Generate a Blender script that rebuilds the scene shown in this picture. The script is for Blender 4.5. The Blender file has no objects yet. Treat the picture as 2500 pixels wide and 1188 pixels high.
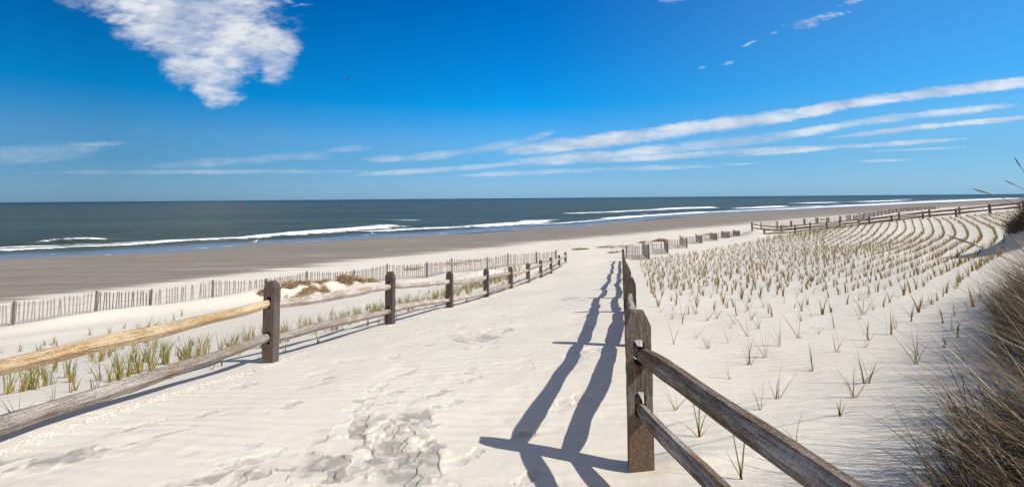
import bpy, math, random
import numpy as np
from mathutils import Vector, Matrix

random.seed(7)
rng = np.random.default_rng(11)
sc = bpy.context.scene
col = sc.collection

# ------------------------------------------------------------------ camera
F = 1250.0
ZC = 5.4                       # eye height above the sea
PITCH = math.atan(0.08)
ROLL = math.radians(0.48)
PPY = 483.5 - F * math.tan(PITCH)
cam_d = bpy.data.cameras.new('camera')
cam = bpy.data.objects.new('camera', cam_d)
col.objects.link(cam)
cam_d.sensor_width = 36.0
cam_d.lens = 36.0 * F / 2500
cam_d.shift_y = -(594 - PPY) / 2500
cam_d.clip_end = 60000
cam_d.clip_start = 0.05
MC = Matrix.Rotation(math.radians(90) + PITCH, 3, 'X') @ Matrix.Rotation(-ROLL, 3, 'Z')
cam.matrix_world = Matrix.Translation((0, 0, ZC)) @ MC.to_4x4()
sc.camera = cam

def ray(x, y):
    d = MC @ Vector(((x - 1250) / F, (PPY - y) / F, -1))
    return d / d.y
def at_z(x, y, z):             # point where the sight line through a photo point meets height z
    d = ray(x, y)
    t = (z - ZC) / d.z
    return (d.x * t, t, z)
def at_Y(x, y, Y):
    d = ray(x, y)
    return (d.x * Y, Y, ZC + d.z * Y)

# ------------------------------------------------------------------ numpy noise
def _hash(ix, iy, s):
    h = (ix.astype(np.int64) * 374761393 + iy.astype(np.int64) * 668265263 + s * 1442695041) & 0xFFFFFFFF
    h = ((h ^ (h >> 13)) * 1274126177) & 0xFFFFFFFF
    h = h ^ (h >> 16)
    return (h & 0xFFFF) / 65535.0
def vnoise(x, y, s=0):
    ix = np.floor(x); iy = np.floor(y)
    fx = x - ix; fy = y - iy
    fx = fx * fx * fx * (fx * (fx * 6 - 15) + 10); fy = fy * fy * fy * (fy * (fy * 6 - 15) + 10)
    a = _hash(ix, iy, s); b = _hash(ix + 1, iy, s); c = _hash(ix, iy + 1, s); d = _hash(ix + 1, iy + 1, s)
    return (a * (1 - fx) + b * fx) * (1 - fy) + (c * (1 - fx) + d * fx) * fy
def fbm(x, y, o=4, s=0):
    v = 0; a = 0.5; t = 0
    for i in range(o):
        v = v + a * vnoise(x, y, s + i * 17); t += a
        x = x * 2.03 + 13.7; y = y * 2.03 - 7.1; a *= 0.5
    return v / t
def sstep(a, b, x):
    t = np.clip((x - a) / (b - a), 0, 1)
    return t * t * (3 - 2 * t)

# ------------------------------------------------------------------ terrain control points
CP = []                        # (X, Y, drop below the eye)
LX = lambda Y: -4.30 + 0.236 * Y     # left path fence line
RX = lambda Y: 0.117 + 0.214 * Y     # right path fence line
LP = [(6.1,1.93),(9.07,2.22),(12.0,2.55),(15.0,2.88),(18.0,3.19),(21.0,3.5),(23.9,3.74),(26.9,3.96),(29.9,4.07),(32.8,4.14)]
RP = [(3.08,1.63),(6.13,1.77),(9.2,2.06),(12.2,2.40),(15.3,2.74),(18.3,3.05),(21.4,3.36),(24.4,3.62),(27.5,3.85),(30.5,4.0),(32.5,4.05)]
def conv(X, Y, D):             # measured with a level lens; correct for the camera's slight upward pitch
    if Y < 2: return (X * .985, Y, D * .972)
    x = 1250 + F * X / Y
    p = at_Y(x, 483.5 - .0084 * (x - 1250) + F * D / Y, Y * 1.03)
    return (p[0], p[1], ZC - p[2])
for Y, D in LP: CP.append((LX(Y), Y, D))
for Y, D in RP: CP.append((RX(Y), Y, D))
CP += [(LX(3.13),3.13,1.66),(LX(0),0,1.5),(0,0,1.42),(0,1.5,1.5),(-1.3,3.2,1.64),(1.2,0.2,1.38),(0,-5,1.2),(5,-5,.5),(-6,-6,1.5),
       (12,-10,.5),(-20,-12,3.4),(0,-30,1.5),(-60,-40,6.0),(60,-60,2),(-11,3,2.5),(-30,2,4.5),
       (1.9,3,1.5),(2.5,3.1,1.42),(3.3,3.9,1.46),(4.4,4.9,1.52),(7.3,8.3,1.66),(15,16.3,1.95),(24,25.3,2.02),(34,35.5,1.95),
       (1.6,.8,1.3),(3.4,2.2,1.2),(5.5,3.5,1.1),(9,7,1.1),(16,13,1.2),(26,22,1.3),
       (3.3,6.2,1.72),(5,8,1.85),(8,14,2.35),(10,20,2.95),(12.5,30,3.72),(16,37,3.85),(20,30,3.0),(15,22,2.5),(30,38,2.65),
       (60,50,1.8),(90,70,2.5),(58,70,3.0),(70,78,3.5),(110,110,3.6),(200,160,3.5),(400,300,3),(900,500,3),(900,0,2),(300,0,2),(500,-500,3),(-200,-600,4)]
CP = [conv(*q) for q in CP]
CP += [(-3.96,4.11,1.67),(-3.5,3.6,1.65),(-4.6,4.6,1.75)]
lc = [conv(LX(Y), Y, D) for Y, D in LP]; rc = [conv(RX(Y), Y, D) for Y, D in RP]
lf = np.polyfit([q[1] for q in lc], [q[0] for q in lc], 1); rf = np.polyfit([q[1] for q in rc], [q[0] for q in rc], 1)
LX = lambda Y: lf[0] * Y + lf[1]
RX = lambda Y: rf[0] * Y + rf[1]
LP = [(q[1], q[2]) for q in lc]; RP = [(q[1], q[2]) for q in rc]
# second path
FA = [(1866,572,49.6),(1942,571,49.6),(2019,560,49.2),(2097,551,48.7),(2177.5,542,48.2),(2254,535.4,47.5),(2335,529.8,46.8),(2418,522,46.0),(2500,514,45.3)]
FB = [(1836.5,563,53.6),(1908,565,53.4),(1978.6,562.8,53.2),(2051,555,52.9),(2123,548,52.6),(2196,538,52.2),(2270,531,51.8),(2343,524.5,51.3),(2416,518,50.8),(2490,512,50.3)]
for x, y, Y in FA + FB:
    p = at_Y(x, y, Y); CP.append((p[0], p[1], ZC - p[2]))
# sand fences
SFL = [(-190,770),(-60,752),(35,738),(235,712),(370,707),(520,685),(650,680),(750,663),(865,660),(945,645),(1043,642),(1103,632),(1190,628),(1240,620),(1310,615),(1357,612)]
SFLp = [at_z(x, y, ZC - 3.58) for x, y in SFL]
for p in SFLp[::2]: CP.append((p[0], p[1], 4.36))
CP += [(-28,13,4.5),(-45,-2,4.9)]
SFR = [(1528,35.5,.85),(1584,33.6,.92),(1569,37,.9),(1630,37,.82),(1622,41,.8),(1677,41,.72),(1661,44.5,.74),(1714,44.8,.66),(1700,48,.66),(1751,47.5,.62),(1735,51,.62),(1782,50.5,.62),(1763,54,.62),(1807,53,.55),(1792,57,.55)]
for X, Y in [(9,33.6),(11.3,37),(14,41),(16.6,44.8),(19,47.5),(21.5,50.5),(23.6,53.5)]: CP.append((X, Y, 4.02))
SFF = [at_z(x, y, ZC - 3.22)[:2] for x, y in [(1838,545),(1867,542.5),(1895,540),(1920,537.6),(1944,535.5),(1980,532.5),(2018,529),(2050,527),(2083,523),(2126,517.5),(2149,514),(2171,511.2),(2195,508.5),(2220,506.5),(2248,504.3),(2283,501.5)]]
for X, Y in SFF[::2]: CP.append((X, Y, 4.12))
# dry line, waterline
for x, y in [(-400,770),(0,728),(350,692),(700,652),(1000,622),(1300,594),(1500,577),(1800,548),(2100,520),(2300,505)]:
    p = at_z(x, y, ZC - 4.72); CP.append((p[0], p[1], 4.72))
WLpx = [(0,632),(168,628),(280,620),(420,611),(588,599),(700,592),(768,588),(908,578),(1048,572),(1188,563),(1300,556),(1412,551),(1524,541),(1608,531),(1720,523),(1832,517),(1944,511),(2063,505.5),(2164,500),(2332,492),(2486,484.5)]
WL = [at_z(x, y, 0.0)[:2] for x, y in WLpx]
WL = [(-900,-760),(-400,-270),(-170,-70),(-80,18)] + WL + [(1200,1150),(3000,2900)]
for i, (X, Y) in enumerate(WL):
    r = math.hypot(X, Y)
    if i % 2 == 0 or i < 4: CP.append((X, Y, ZC + 0.0))
    if i % 3 == 0 or i < 4:
        CP.append((X - .6 * 22, Y + .8 * 22, ZC + .9))
        CP.append((X - .6 * r, Y + .8 * r, ZC + 5))
CP = np.array(CP)
def tf(X, Y):                  # compress distances so near and far ground get equal care
    r = np.hypot(X, Y) + 1e-6
    k = np.log(1 + r / 2.5) / r
    return X * k, Y * k
cu, cv = tf(CP[:, 0], CP[:, 1])
cc = 0.05
A = np.sqrt((cu[:, None] - cu[None]) ** 2 + (cv[:, None] - cv[None]) ** 2 + cc ** 2)
n = len(CP)
M = np.zeros((n + 3, n + 3)); M[:n, :n] = A - 1e-4 * np.eye(n)
Pm = np.stack([np.ones(n), cu, cv], 1); M[:n, n:] = Pm; M[n:, :n] = Pm.T
W = np.linalg.solve(M, np.concatenate([CP[:, 2], np.zeros(3)]))
def base_drop(X, Y):
    X = np.atleast_1d(np.asarray(X, float)); Y = np.atleast_1d(np.asarray(Y, float))
    u, v = tf(X.ravel(), Y.ravel())
    out = W[n] + W[n + 1] * u + W[n + 2] * v
    for i in range(n):
        out = out + W[i] * np.sqrt((u - cu[i]) ** 2 + (v - cv[i]) ** 2 + cc ** 2)
    return out.reshape(X.shape)
BUMPS = []                     # (X, Y, rx, ry, angle, height): wind-blown humps and scoops
def bump(x, y, D, rx, ry, h, ang=0.75):
    p = at_z(x, y, ZC - D); BUMPS.append((p[0], p[1], rx, ry, ang, h))
bump(240,770,4.1,2.6,.7,.28); bump(480,745,4.1,2.6,.8,.24); bump(60,820,3.9,2.2,.8,.12); bump(610,722,4.1,1.6,.8,.25)
bump(705,706,4.05,1.5,.9,.42); bump(835,690,4.05,1.6,.8,.42); bump(905,693,4.05,.9,.6,.22)
bump(1000,690,4.0,1.8,.8,.25); bump(1180,668,4.1,1.6,.6,.30); bump(1275,655,4.1,1.3,.6,.22)
BUMPS.append((1.05,3.15,.3,.16,0,.05))
BUMPS += [(17.2,16.0,1.3,1.3,.8,1.65)]
def mound(X, Y):               # the grassy dune at the right
    d = (X - .93 * Y) / 1.36
    return 1.0 * sstep(.5, 3.2, Y) * sstep(0.0, 2.2, d + .25 * (fbm(X * .8, Y * .8, 2, 5) - .5)) * sstep(-6, 0, Y) * (1 - sstep(8.5, 12.5, np.hypot(X, Y)))
def height(X, Y):
    X = np.atleast_1d(np.asarray(X, float)); Y = np.atleast_1d(np.asarray(Y, float))
    z = ZC - base_drop(X, Y)
    for bx, by, rx, ry, a, h in BUMPS:
        c, s = math.cos(a), math.sin(a)
        dx = X - bx; dy = Y - by
        q = ((dx * c + dy * s) / rx) ** 2 + ((-dx * s + dy * c) / ry) ** 2
        z = z + h * np.exp(-q)
    z = z + mound(X, Y)
    r = np.hypot(X, Y)
    dr = sstep(.15, .8, z) 
    z = z + dr * (.05 * (fbm(X * .9, Y * .9, 3, 3) - .5) + (.10 * sstep(5, 20, r)) * (fbm(X * .3, Y * .3, 2, 9) - .5))
    return z
def hz(X, Y): return float(height(X, Y)[0])
def at_ground(x, y):           # where the sight line through a photo point meets the ground
    d = ray(x, y)
    t = np.exp(np.linspace(math.log(1.2), math.log(900), 900))
    g = height(d.x * t, t)
    below = np.nonzero(ZC + d.z * t < g)[0]
    i = below[0] if len(below) else len(t) - 1
    t0, t1 = (t[i - 1], t[i]) if i else (t[0], t[0])
    tt = np.linspace(t0, t1, 12); gg = height(d.x * tt, tt)
    b = np.nonzero(ZC + d.z * tt < gg)[0]; tm = tt[b[0]] if len(b) else t1
    return (d.x * tm, tm, hz(d.x * tm, tm))

# ------------------------------------------------------------------ materials
def new_mat(name):
    m = bpy.data.materials.new(name); m.use_nodes = True
    nt = m.node_tree; nt.nodes.clear()
    out = nt.nodes.new('ShaderNodeOutputMaterial'); b = nt.nodes.new('ShaderNodeBsdfPrincipled')
    nt.links.new(b.outputs[0], out.inputs[0])
    return m, nt, b
class NT:
    def __init__(s, nt): s.nt = nt
    def n(s, t, **kw):
        nd = s.nt.nodes.new(t)
        for k, v in kw.items(): setattr(nd, k, v)
        return nd
    def put(s, sock, v):
        if v is None: return
        if hasattr(v, 'links') or isinstance(v, bpy.types.NodeSocket): s.nt.links.new(v, sock)
        else: sock.default_value = v
    def math(s, op, a, b=None, c=None, clamp=False):
        nd = s.n('ShaderNodeMath', operation=op, use_clamp=clamp)
        for i, v in enumerate((a, b, c)): 
            if v is not None: s.put(nd.inputs[i], v)
        return nd.outputs[0]
    def vmath(s, op, a, b=None):
        nd = s.n('ShaderNodeVectorMath', operation=op)
        s.put(nd.inputs[0], a)
        if b is not None: s.put(nd.inputs[1], b)
        return nd
    def mix(s, f, a, b, mode='MIX'):
        nd = s.n('ShaderNodeMix', data_type='RGBA', blend_type=mode)
        s.put(nd.inputs[0], f); s.put(nd.inputs[6], a if not isinstance(a, tuple) else (*a, 1)[:4]); s.put(nd.inputs[7], b if not isinstance(b, tuple) else (*b, 1)[:4])
        return nd.outputs[2]
    def noise(s, vec, scale, detail=4, rough=.55, dist=0):
        nd = s.n('ShaderNodeTexNoise'); s.put(nd.inputs['Vector'], vec)
        nd.inputs['Scale'].default_value = scale; nd.inputs['Detail'].default_value = detail
        nd.inputs['Roughness'].default_value = rough; nd.inputs['Distortion'].default_value = dist
        return nd.outputs[0]
    def mapping(s, vec, loc=(0,0,0), rot=(0,0,0), scale=(1,1,1), vt='POINT'):
        nd = s.n('ShaderNodeMapping', vector_type=vt); s.put(nd.inputs[0], vec)
        nd.inputs[1].default_value = loc; nd.inputs[2].default_value = rot; nd.inputs[3].default_value = scale
        return nd.outputs[0]
    def mr(s, v, a, b, c=0., d=1., smooth=True):
        nd = s.n('ShaderNodeMapRange', interpolation_type='SMOOTHSTEP' if smooth else 'LINEAR')
        s.put(nd.inputs[0], v); 
        for i, x in zip((1,2,3,4), (a,b,c,d)): nd.inputs[i].default_value = x
        return nd.outputs[0]
    def attr(s, name):
        return s.n('ShaderNodeAttribute', attribute_name=name)
    def pos(s): return s.n('ShaderNodeNewGeometry').outputs['Position']

# sand
def sand_material():
    m, nt, b = new_mat('sand'); t = NT(nt)
    P = t.pos()
    wet = t.attr('wet').outputs['Fac']; damp = t.attr('damp').outputs['Fac']
    big = t.noise(P, .35, 4); fine = t.noise(P, 260, 2, .7); mid = t.noise(P, 9, 4, .6)
    dry = t.mix(t.mr(big, .3, .7), (.60,.552,.468), (.645,.60,.512))
    dry = t.mix(t.math('MULTIPLY', t.mr(mid, .45, .75), .18), dry, (.56,.49,.42))
    dry = t.mix(t.math('MULTIPLY', t.mr(fine, .52, .75), .25), dry, (.40,.34,.29))
    # wind streaks of pale sand over the wet strand, running along the shore
    PS = t.mapping(P, rot=(0,0,math.radians(-48)), scale=(.055,.9,1))
    PS2 = t.mapping(P, rot=(0,0,math.radians(-24)), scale=(.10,1.1,1))
    st = t.noise(PS, 1.0, 7, .62, .3); st2 = t.noise(PS2, 1.0, 6, .62, .4)
    w = t.math('ADD', wet, t.math('MULTIPLY', t.math('SUBTRACT', st, .5), .95))
    w = t.math('ADD', w, t.math('MULTIPLY', t.math('SUBTRACT', st2, .5), .5))
    w = t.mr(w, .20, .52)
    wcol = t.mix(t.mr(st, .35, .7), (.190,.162,.134), (.250,.218,.180))
    film = t.noise(t.mapping(P, rot=(0,0,math.radians(-14)), scale=(.09,.8,1)), 1.0, 7, .68, .6)
    wcol = t.mix(t.math('MULTIPLY', t.mr(film, .56, .70), .42), wcol, (.46,.42,.37))
    wcol = t.mix(t.math('MULTIPLY', t.mr(film, .46, .36), .35), wcol, (.15,.128,.112))
    c = t.mix(w, dry, wcol)
    c = t.mix(t.math('MULTIPLY', damp, .9), c, (.31,.285,.25))
    nt.links.new(c, b.inputs['Base Color'])
    b.inputs['Roughness'].default_value = .9; b.inputs['Specular IOR Level'].default_value = .25
    # wind ripples
    wv = t.n('ShaderNodeTexWave', wave_type='BANDS', bands_direction='Y', wave_profile='SIN')
    nt.links.new(t.mapping(P, rot=(0,0,math.radians(7)), scale=(.55,1,1)), wv.inputs[0])
    wv.inputs['Scale'].default_value = 2.1; wv.inputs['Distortion'].default_value = 7; wv.inputs['Detail'].default_value = 2.5
    wv.inputs['Detail Scale'].default_value = .9; wv.inputs['Detail Roughness'].default_value = .55
    rip = t.mr(t.noise(P, .55, 3), .38, .62, .25, 1)
    h = t.math('MULTIPLY', t.math('MULTIPLY', wv.outputs[1], rip), .0075)
    h = t.math('MULTIPLY', h, t.math('SUBTRACT', 1, wet, clamp=True))
    h = t.math('ADD', h, t.math('MULTIPLY', fine, .0012))
    h = t.math('ADD', h, t.math('MULTIPLY', mid, .012))
    bp = t.n('ShaderNodeBump'); bp.inputs['Strength'].default_value = .58; bp.inputs['Distance'].default_value = 1
    nt.links.new(h, bp.inputs['Height']); nt.links.new(bp.outputs[0], b.inputs['Normal'])
    return m
def sea_material():
    m, nt, b = new_mat('sea_water'); t = NT(nt)
    P = t.pos()
    foam = t.attr('foam').outputs['Fac']; shal = t.attr('shallow').outputs['Fac']; far = t.attr('far').outputs['Fac']; dark = t.attr('trough').outputs['Fac']
    PW = t.mapping(P, rot=(0,0,math.radians(-40)), scale=(.32,1,1))
    big = t.noise(t.mapping(P, rot=(0,0,math.radians(-40)), scale=(.006,.035,1)), 1, 4, .6)
    n1 = t.noise(PW, .35, 3); n2 = t.noise(PW, 1.7, 5, .65)
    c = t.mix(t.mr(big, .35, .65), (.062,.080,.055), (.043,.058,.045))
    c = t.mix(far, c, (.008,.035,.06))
    n3 = t.noise(t.mapping(P, rot=(0,0,math.radians(-40)), scale=(.12,.55,1)), 1.0, 6, .7)
    c = t.mix(t.math('MULTIPLY', t.mr(n2, .45, .65), .55), c, (.018,.032,.036))
    c = t.mix(t.math('MULTIPLY', t.mr(n3, .50, .64), .45), c, (.060,.080,.078))
    c = t.mix(t.math('MULTIPLY', t.mr(n3, .48, .36), .4), c, (.018,.030,.028))
    c = t.mix(dark, c, (.040,.048,.034))
    c = t.mix(shal, c, (.15,.20,.28))  # sky reflection on the smooth shallows, painted in as blue base colour
    fn = t.math('MULTIPLY', t.math('ADD', t.noise(t.mapping(P, rot=(0,0,math.radians(-40)), scale=(.45,1,1)), 2.2, 6, .72), t.noise(t.mapping(P, rot=(0,0,math.radians(-40)), scale=(.10,.9,1)), .9, 5, .65)), .5)
    f = t.mr(t.math('ADD', foam, t.math('MULTIPLY', t.math('SUBTRACT', fn, .5), 2.4)), .40, .66)
    f = t.math('MULTIPLY', f, t.mr(foam, .02, .12))
    c = t.mix(f, c, (.86,.88,.90))
    nt.links.new(c, b.inputs['Base Color'])
    r = t.mr(f, 0, 1, .32, .9); nt.links.new(r, b.inputs['Roughness'])
    b.inputs['Specular IOR Level'].default_value = .05; b.inputs['IOR'].default_value = 1.2
    h = t.math('ADD', t.math('MULTIPLY', n1, .35), t.math('MULTIPLY', n2, .10))
    h = t.math('MULTIPLY', h, t.mr(shal, 0, 1, 1, .08))
    bp = t.n('ShaderNodeBump'); bp.inputs['Strength'].default_value = .6; bp.inputs['Distance'].default_value = 1
    nt.links.new(h, bp.inputs['Height']); nt.links.new(bp.outputs[0], b.inputs['Normal'])
    return m
def wood(name, c1, c2, c3, scale=1.0, crack=.6, zone=None):
    m, nt, b = new_mat(name); t = NT(nt)
    tc = t.n('ShaderNodeTexCoord').outputs['Object']
    inf = t.n('ShaderNodeObjectInfo').outputs['Random']
    off = t.vmath('ADD', tc, None); 
    comb = t.n('ShaderNodeCombineXYZ'); nt.links.new(t.math('MULTIPLY', inf, 37.), comb.inputs[0]); nt.links.new(t.math('MULTIPLY', inf, 11.), comb.inputs[1])
    nt.links.new(comb.outputs[0], off.inputs[1]); V = off.outputs[0]
    G = t.mapping(V, scale=(1.3,52*scale,52*scale))          # grain runs along local x
    g = t.noise(G, 1.6, 6, .65, 1.2)
    G2 = t.mapping(V, scale=(1.2,105*scale,105*scale)); g2 = t.noise(G2, 1.5, 3, .6, .5)
    patch = t.noise(V, 2.3, 4, .6)
    c = t.mix(t.mr(g, .40, .60), c1, c2)
    c = t.mix(t.mr(patch, .45, .72), c, c3)
    cr = t.mr(t.math('ABSOLUTE', t.math('SUBTRACT', g2, .5)), .0, .022, 1, 0)
    cr = t.math('MULTIPLY', cr, t.mr(patch, .38, .55))
    if zone:                   # browner, less bleached wood: near the ground on a post, on the outer edges of a rail
        sx = t.n('ShaderNodeSeparateXYZ'); nt.links.new(tc, sx.inputs[0])
        if zone == 'post': zf = t.mr(t.math('ADD', sx.outputs[0], t.math('MULTIPLY', t.math('SUBTRACT', patch, .5), .6)), .42, .08)
        else: zf = t.mr(t.math('ADD', t.math('ABSOLUTE', t.math('ADD', sx.outputs[2], -.008)), t.math('MULTIPLY', t.math('SUBTRACT', patch, .5), .03)), .022, .036)
        c = t.mix(t.math('MULTIPLY', zf, .8), c, t.mix(g, tuple(v * .55 for v in c3), tuple(v * 1.25 for v in c3)))
    c = t.mix(t.math('MULTIPLY', cr, crack), c, tuple(v * .25 for v in c1))
    kn = t.n('ShaderNodeTexVoronoi'); nt.links.new(t.mapping(V, scale=(1.6,5,5)), kn.inputs[0]); kn.inputs['Scale'].default_value = 1.
    k = t.mr(kn.outputs['Distance'], .10, .2, 1, 0)
    c = t.mix(t.math('MULTIPLY', k, .7), c, (c3[0]*.55, c3[1]*.4, c3[2]*.32))
    sp_ = t.noise(V, 75, 3, .7)
    c = t.mix(t.math('MULTIPLY', t.mr(sp_, .42, .68), .45), c, tuple(v * .35 for v in c1))
    c = t.mix(t.math('MULTIPLY', t.mr(sp_, .46, .30), .35), c, tuple(min(1, v * 1.35) for v in c2))
    # a slight brightness difference from one piece to the next
    hs = t.n('ShaderNodeHueSaturation'); nt.links.new(c, hs.inputs['Color']); nt.links.new(t.mr(inf, 0, 1, .8, 1.2, False), hs.inputs['Value'])
    nt.links.new(hs.outputs[0], b.inputs['Base Color'])
    b.inputs['Roughness'].default_value = .85; b.inputs['Specular IOR Level'].default_value = .2
    h = t.math('SUBTRACT', t.math('MULTIPLY', g, .006), t.math('MULTIPLY', cr, .004))
    bp = t.n('ShaderNodeBump'); bp.inputs['Strength'].default_value = .8; bp.inputs['Distance'].default_value = 1
    nt.links.new(h, bp.inputs['Height']); nt.links.new(bp.outputs[0], b.inputs['Normal'])
    return m
def blade_material():
    m, nt, b = new_mat('grass_blades'); t = NT(nt)
    c = t.attr('Col').outputs['Color']
    nt.links.new(t.mix(t.math('MULTIPLY', t.noise(t.pos(), 30, 2), .4), c, (.02,.015,.01)), b.inputs['Base Color'])
    b.inputs['Roughness'].default_value = .6; b.inputs['Specular IOR Level'].default_value = .25
    out = [x for x in nt.nodes if x.type == 'OUTPUT_MATERIAL'][0]
    tr = t.n('ShaderNodeBsdfTranslucent'); nt.links.new(c, tr.inputs[0])
    mx = t.n('ShaderNodeMixShader'); mx.inputs[0].default_value = .25
    nt.links.new(b.outputs[0], mx.inputs[1]); nt.links.new(tr.outputs[0], mx.inputs[2]); nt.links.new(mx.outputs[0], out.inputs[0])
    return m
def plain(name, c, rough=.7, var=.25, scale=30):
    m, nt, b = new_mat(name); t = NT(nt)
    v = t.noise(t.n('ShaderNodeTexCoord').outputs['Object'], scale, 4)
    nt.links.new(t.mix(v, tuple(x * (1 - var) for x in c), tuple(min(1, x * (1 + var)) for x in c)), b.inputs['Base Color'])
    b.inputs['Roughness'].default_value = rough
    return m
def vcol_mat(name, rough=.8):
    m, nt, b = new_mat(name); t = NT(nt)
    nt.links.new(t.attr('Col').outputs['Color'], b.inputs['Base Color']); b.inputs['Roughness'].default_value = rough
    return m
M_SAND = sand_material(); M_SEA = sea_material()
M_POST = wood('weathered_post_wood', (.085,.064,.058), (.145,.118,.110), (.11,.075,.06))
M_NEARPOST = wood('brown_post_wood', (.10,.082,.074), (.22,.188,.172), (.18,.11,.065), .7, .7, 'post')
M_RAIL = wood('weathered_rail_wood', (.27,.225,.195), (.48,.43,.39), (.34,.26,.19))
M_BRAIL = wood('brown_rail_wood', (.24,.215,.20), (.50,.475,.46), (.23,.145,.085), .7, .85, 'rail')
M_NEW = wood('fresh_rail_wood', (.50,.365,.22), (.62,.485,.32), (.46,.30,.15), .6, .3)
M_SLAT = wood('slat_wood', (.22,.185,.18), (.32,.28,.27), (.19,.145,.135), 1, .2)
M_SPOST = wood('sand_fence_post_wood', (.12,.095,.09), (.19,.16,.15), (.14,.10,.085))
M_BLADE = blade_material(); M_STRAW = vcol_mat('straw'); M_SHELL = vcol_mat('shell', .5)

# ------------------------------------------------------------------ mesh helpers
def mesh_np(name, V, Fq, smooth=False):
    me = bpy.data.meshes.new(name)
    V = np.asarray(V, np.float32); Fq = np.asarray(Fq, np.int32)
    k = Fq.shape[1]
    me.vertices.add(len(V)); me.vertices.foreach_set('co', V.ravel())
    me.loops.add(Fq.size); me.loops.foreach_set('vertex_index', Fq.ravel())
    me.polygons.add(len(Fq)); me.polygons.foreach_set('loop_start', np.arange(0, Fq.size, k, dtype=np.int32))
    me.polygons.foreach_set('use_smooth', np.full(len(Fq), smooth))
    me.update(calc_edges=True); me.validate()
    return me
def link(name, me, mat=None, parent=None, loc=None):
    o = bpy.data.objects.new(name, me); col.objects.link(o)
    if mat and me: me.materials.append(mat)
    if parent: o.parent = parent
    if loc: o.location = loc
    return o
def tag(o, label=None, cat=None, group=None, kind=None):
    if label: o['label'] = label
    if cat: o['category'] = cat
    if group: o['group'] = group
    if kind: o['kind'] = kind
    return o
def thing(name, loc, label, cat, group=None):
    o = bpy.data.objects.new(name, None); col.objects.link(o); o.location = loc
    o.empty_display_size = .2
    return tag(o, label, cat, group)
def fattr(me, name, arr):
    a = me.attributes.new(name, 'FLOAT', 'POINT'); a.data.foreach_set('value', np.asarray(arr, np.float32).ravel())

# ------------------------------------------------------------------ ground sheet
def poly_dist(X, Y, pts):      # distance to a polyline
    best = np.full(X.shape, 1e9)
    for (x0, y0), (x1, y1) in zip(pts[:-1], pts[1:]):
        dx, dy = x1 - x0, y1 - y0; L = dx * dx + dy * dy + 1e-9
        t = np.clip(((X - x0) * dx + (Y - y0) * dy) / L, 0, 1)
        best = np.minimum(best, np.hypot(X - x0 - t * dx, Y - y0 - t * dy))
    return best
def grid_faces(nr, nc, wrap=False):
    r = np.arange(nr - 1)[:, None]; c = np.arange(nc if wrap else nc - 1)[None]
    c2 = (c + 1) % nc
    a = r * nc + c; b = r * nc + c2; d = (r + 1) * nc + c; e = (r + 1) * nc + c2
    return np.stack([a + 0 * b, b, e, d], -1).reshape(-1, 4)[:, ::-1]
th = np.concatenate([np.radians(np.linspace(-180, -56, 60, endpoint=False)), np.radians(np.linspace(-56, 56, 1250)), np.radians(np.linspace(56, 180, 61))[1:-1]])
rr = np.concatenate([np.linspace(.02, 1.6, 14, endpoint=False), np.exp(np.linspace(math.log(1.6), math.log(14), 560, endpoint=False)), np.exp(np.linspace(math.log(14), math.log(3500), 430))])
R_, T_ = np.meshgrid(rr, th, indexing='ij')
GX = R_ * np.sin(T_); GY = R_ * np.cos(T_)
GZ = height(GX, GY)
damp = np.zeros_like(GZ)
# trampled patch and footprints on the path (real dents)
near = (R_ < 14) & (np.abs(T_) < 1.0)
nx = GX[near]; ny = GY[near]; dz = np.zeros_like(nx); dm = np.zeros_like(nx)
def px(x, y):
    p = at_ground(x, y); return p[0], p[1]
def patch(x, y, rx, ry, amp, ang=0, seed=0, fr=4.2):
    global dz, dm
    cx, cy = px(x, y)
    c, s = math.cos(ang), math.sin(ang)
    a = ((nx - cx) * c + (ny - cy) * s) / rx; b = (-(nx - cx) * s + (ny - cy) * c) / ry
    q = np.sqrt(a * a + b * b) + .9 * (fbm(nx * 3.2, ny * 3.2, 3, seed + 50) - .5)
    mk = 1 - sstep(.55, 1.0, q)
    wx = nx + .13 * (fbm(nx * 6, ny * 6, 2, seed + 3) - .5); wy = ny + .13 * (fbm(nx * 6, ny * 6, 2, seed + 8) - .5)
    v = fbm(wx * fr, wy * fr * .8, 3, seed); v2 = fbm(wx * fr * .8 + 5, wy * fr * .6, 3, seed + 40)
    a1 = sstep(.50, .515, v); a2 = sstep(.53, .545, v2)              # plates of damp crust broken through the dry skin
    ed = np.exp(-((v - .515) / .010) ** 2) * sstep(.40, .50, v2) + np.exp(-((v2 - .545) / .008) ** 2) * sstep(.42, .52, v)
    dz += mk * amp * .62 * (.36 * a1 - .30 * a2 - .16 * ed + .07 * (fbm(nx * 11, ny * 11, 3, seed + 77) - .5) + .5 * (fbm(nx * 2.5, ny * 2.5, 2, seed + 7) - .5))
    dm = np.maximum(dm, mk * np.clip(.85 * a2 + .6 * a1 * (fbm(nx * 4, ny * 4, 3, seed + 9) > .5) + .9 * ed, 0, 1))
def step(x, y, ang, L=.28, wdt=.11, dep=.022, dampv=.5):
    global dz, dm
    ang = 1.2 - ang * .8; dep *= .45; dampv = .75
    cx, cy = px(x, y); c, s = math.cos(ang), math.sin(ang)
    a = ((nx - cx) * c + (ny - cy) * s) / (L / 2); b = (-(nx - cx) * s + (ny - cy) * c) / (wdt / 2)
    q = np.sqrt(a * a + b * b) + 2.6 * (fbm(nx * 9, ny * 14, 4, int(x)) - .42)
    dz += -dep * (1 - sstep(.85, 1.0, q))
    dm = np.maximum(dm, dampv * (1 - sstep(.8, 1.05, q)) * (.35 + .65 * fbm(nx * 5, ny * 5, 2, 71)))
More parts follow.
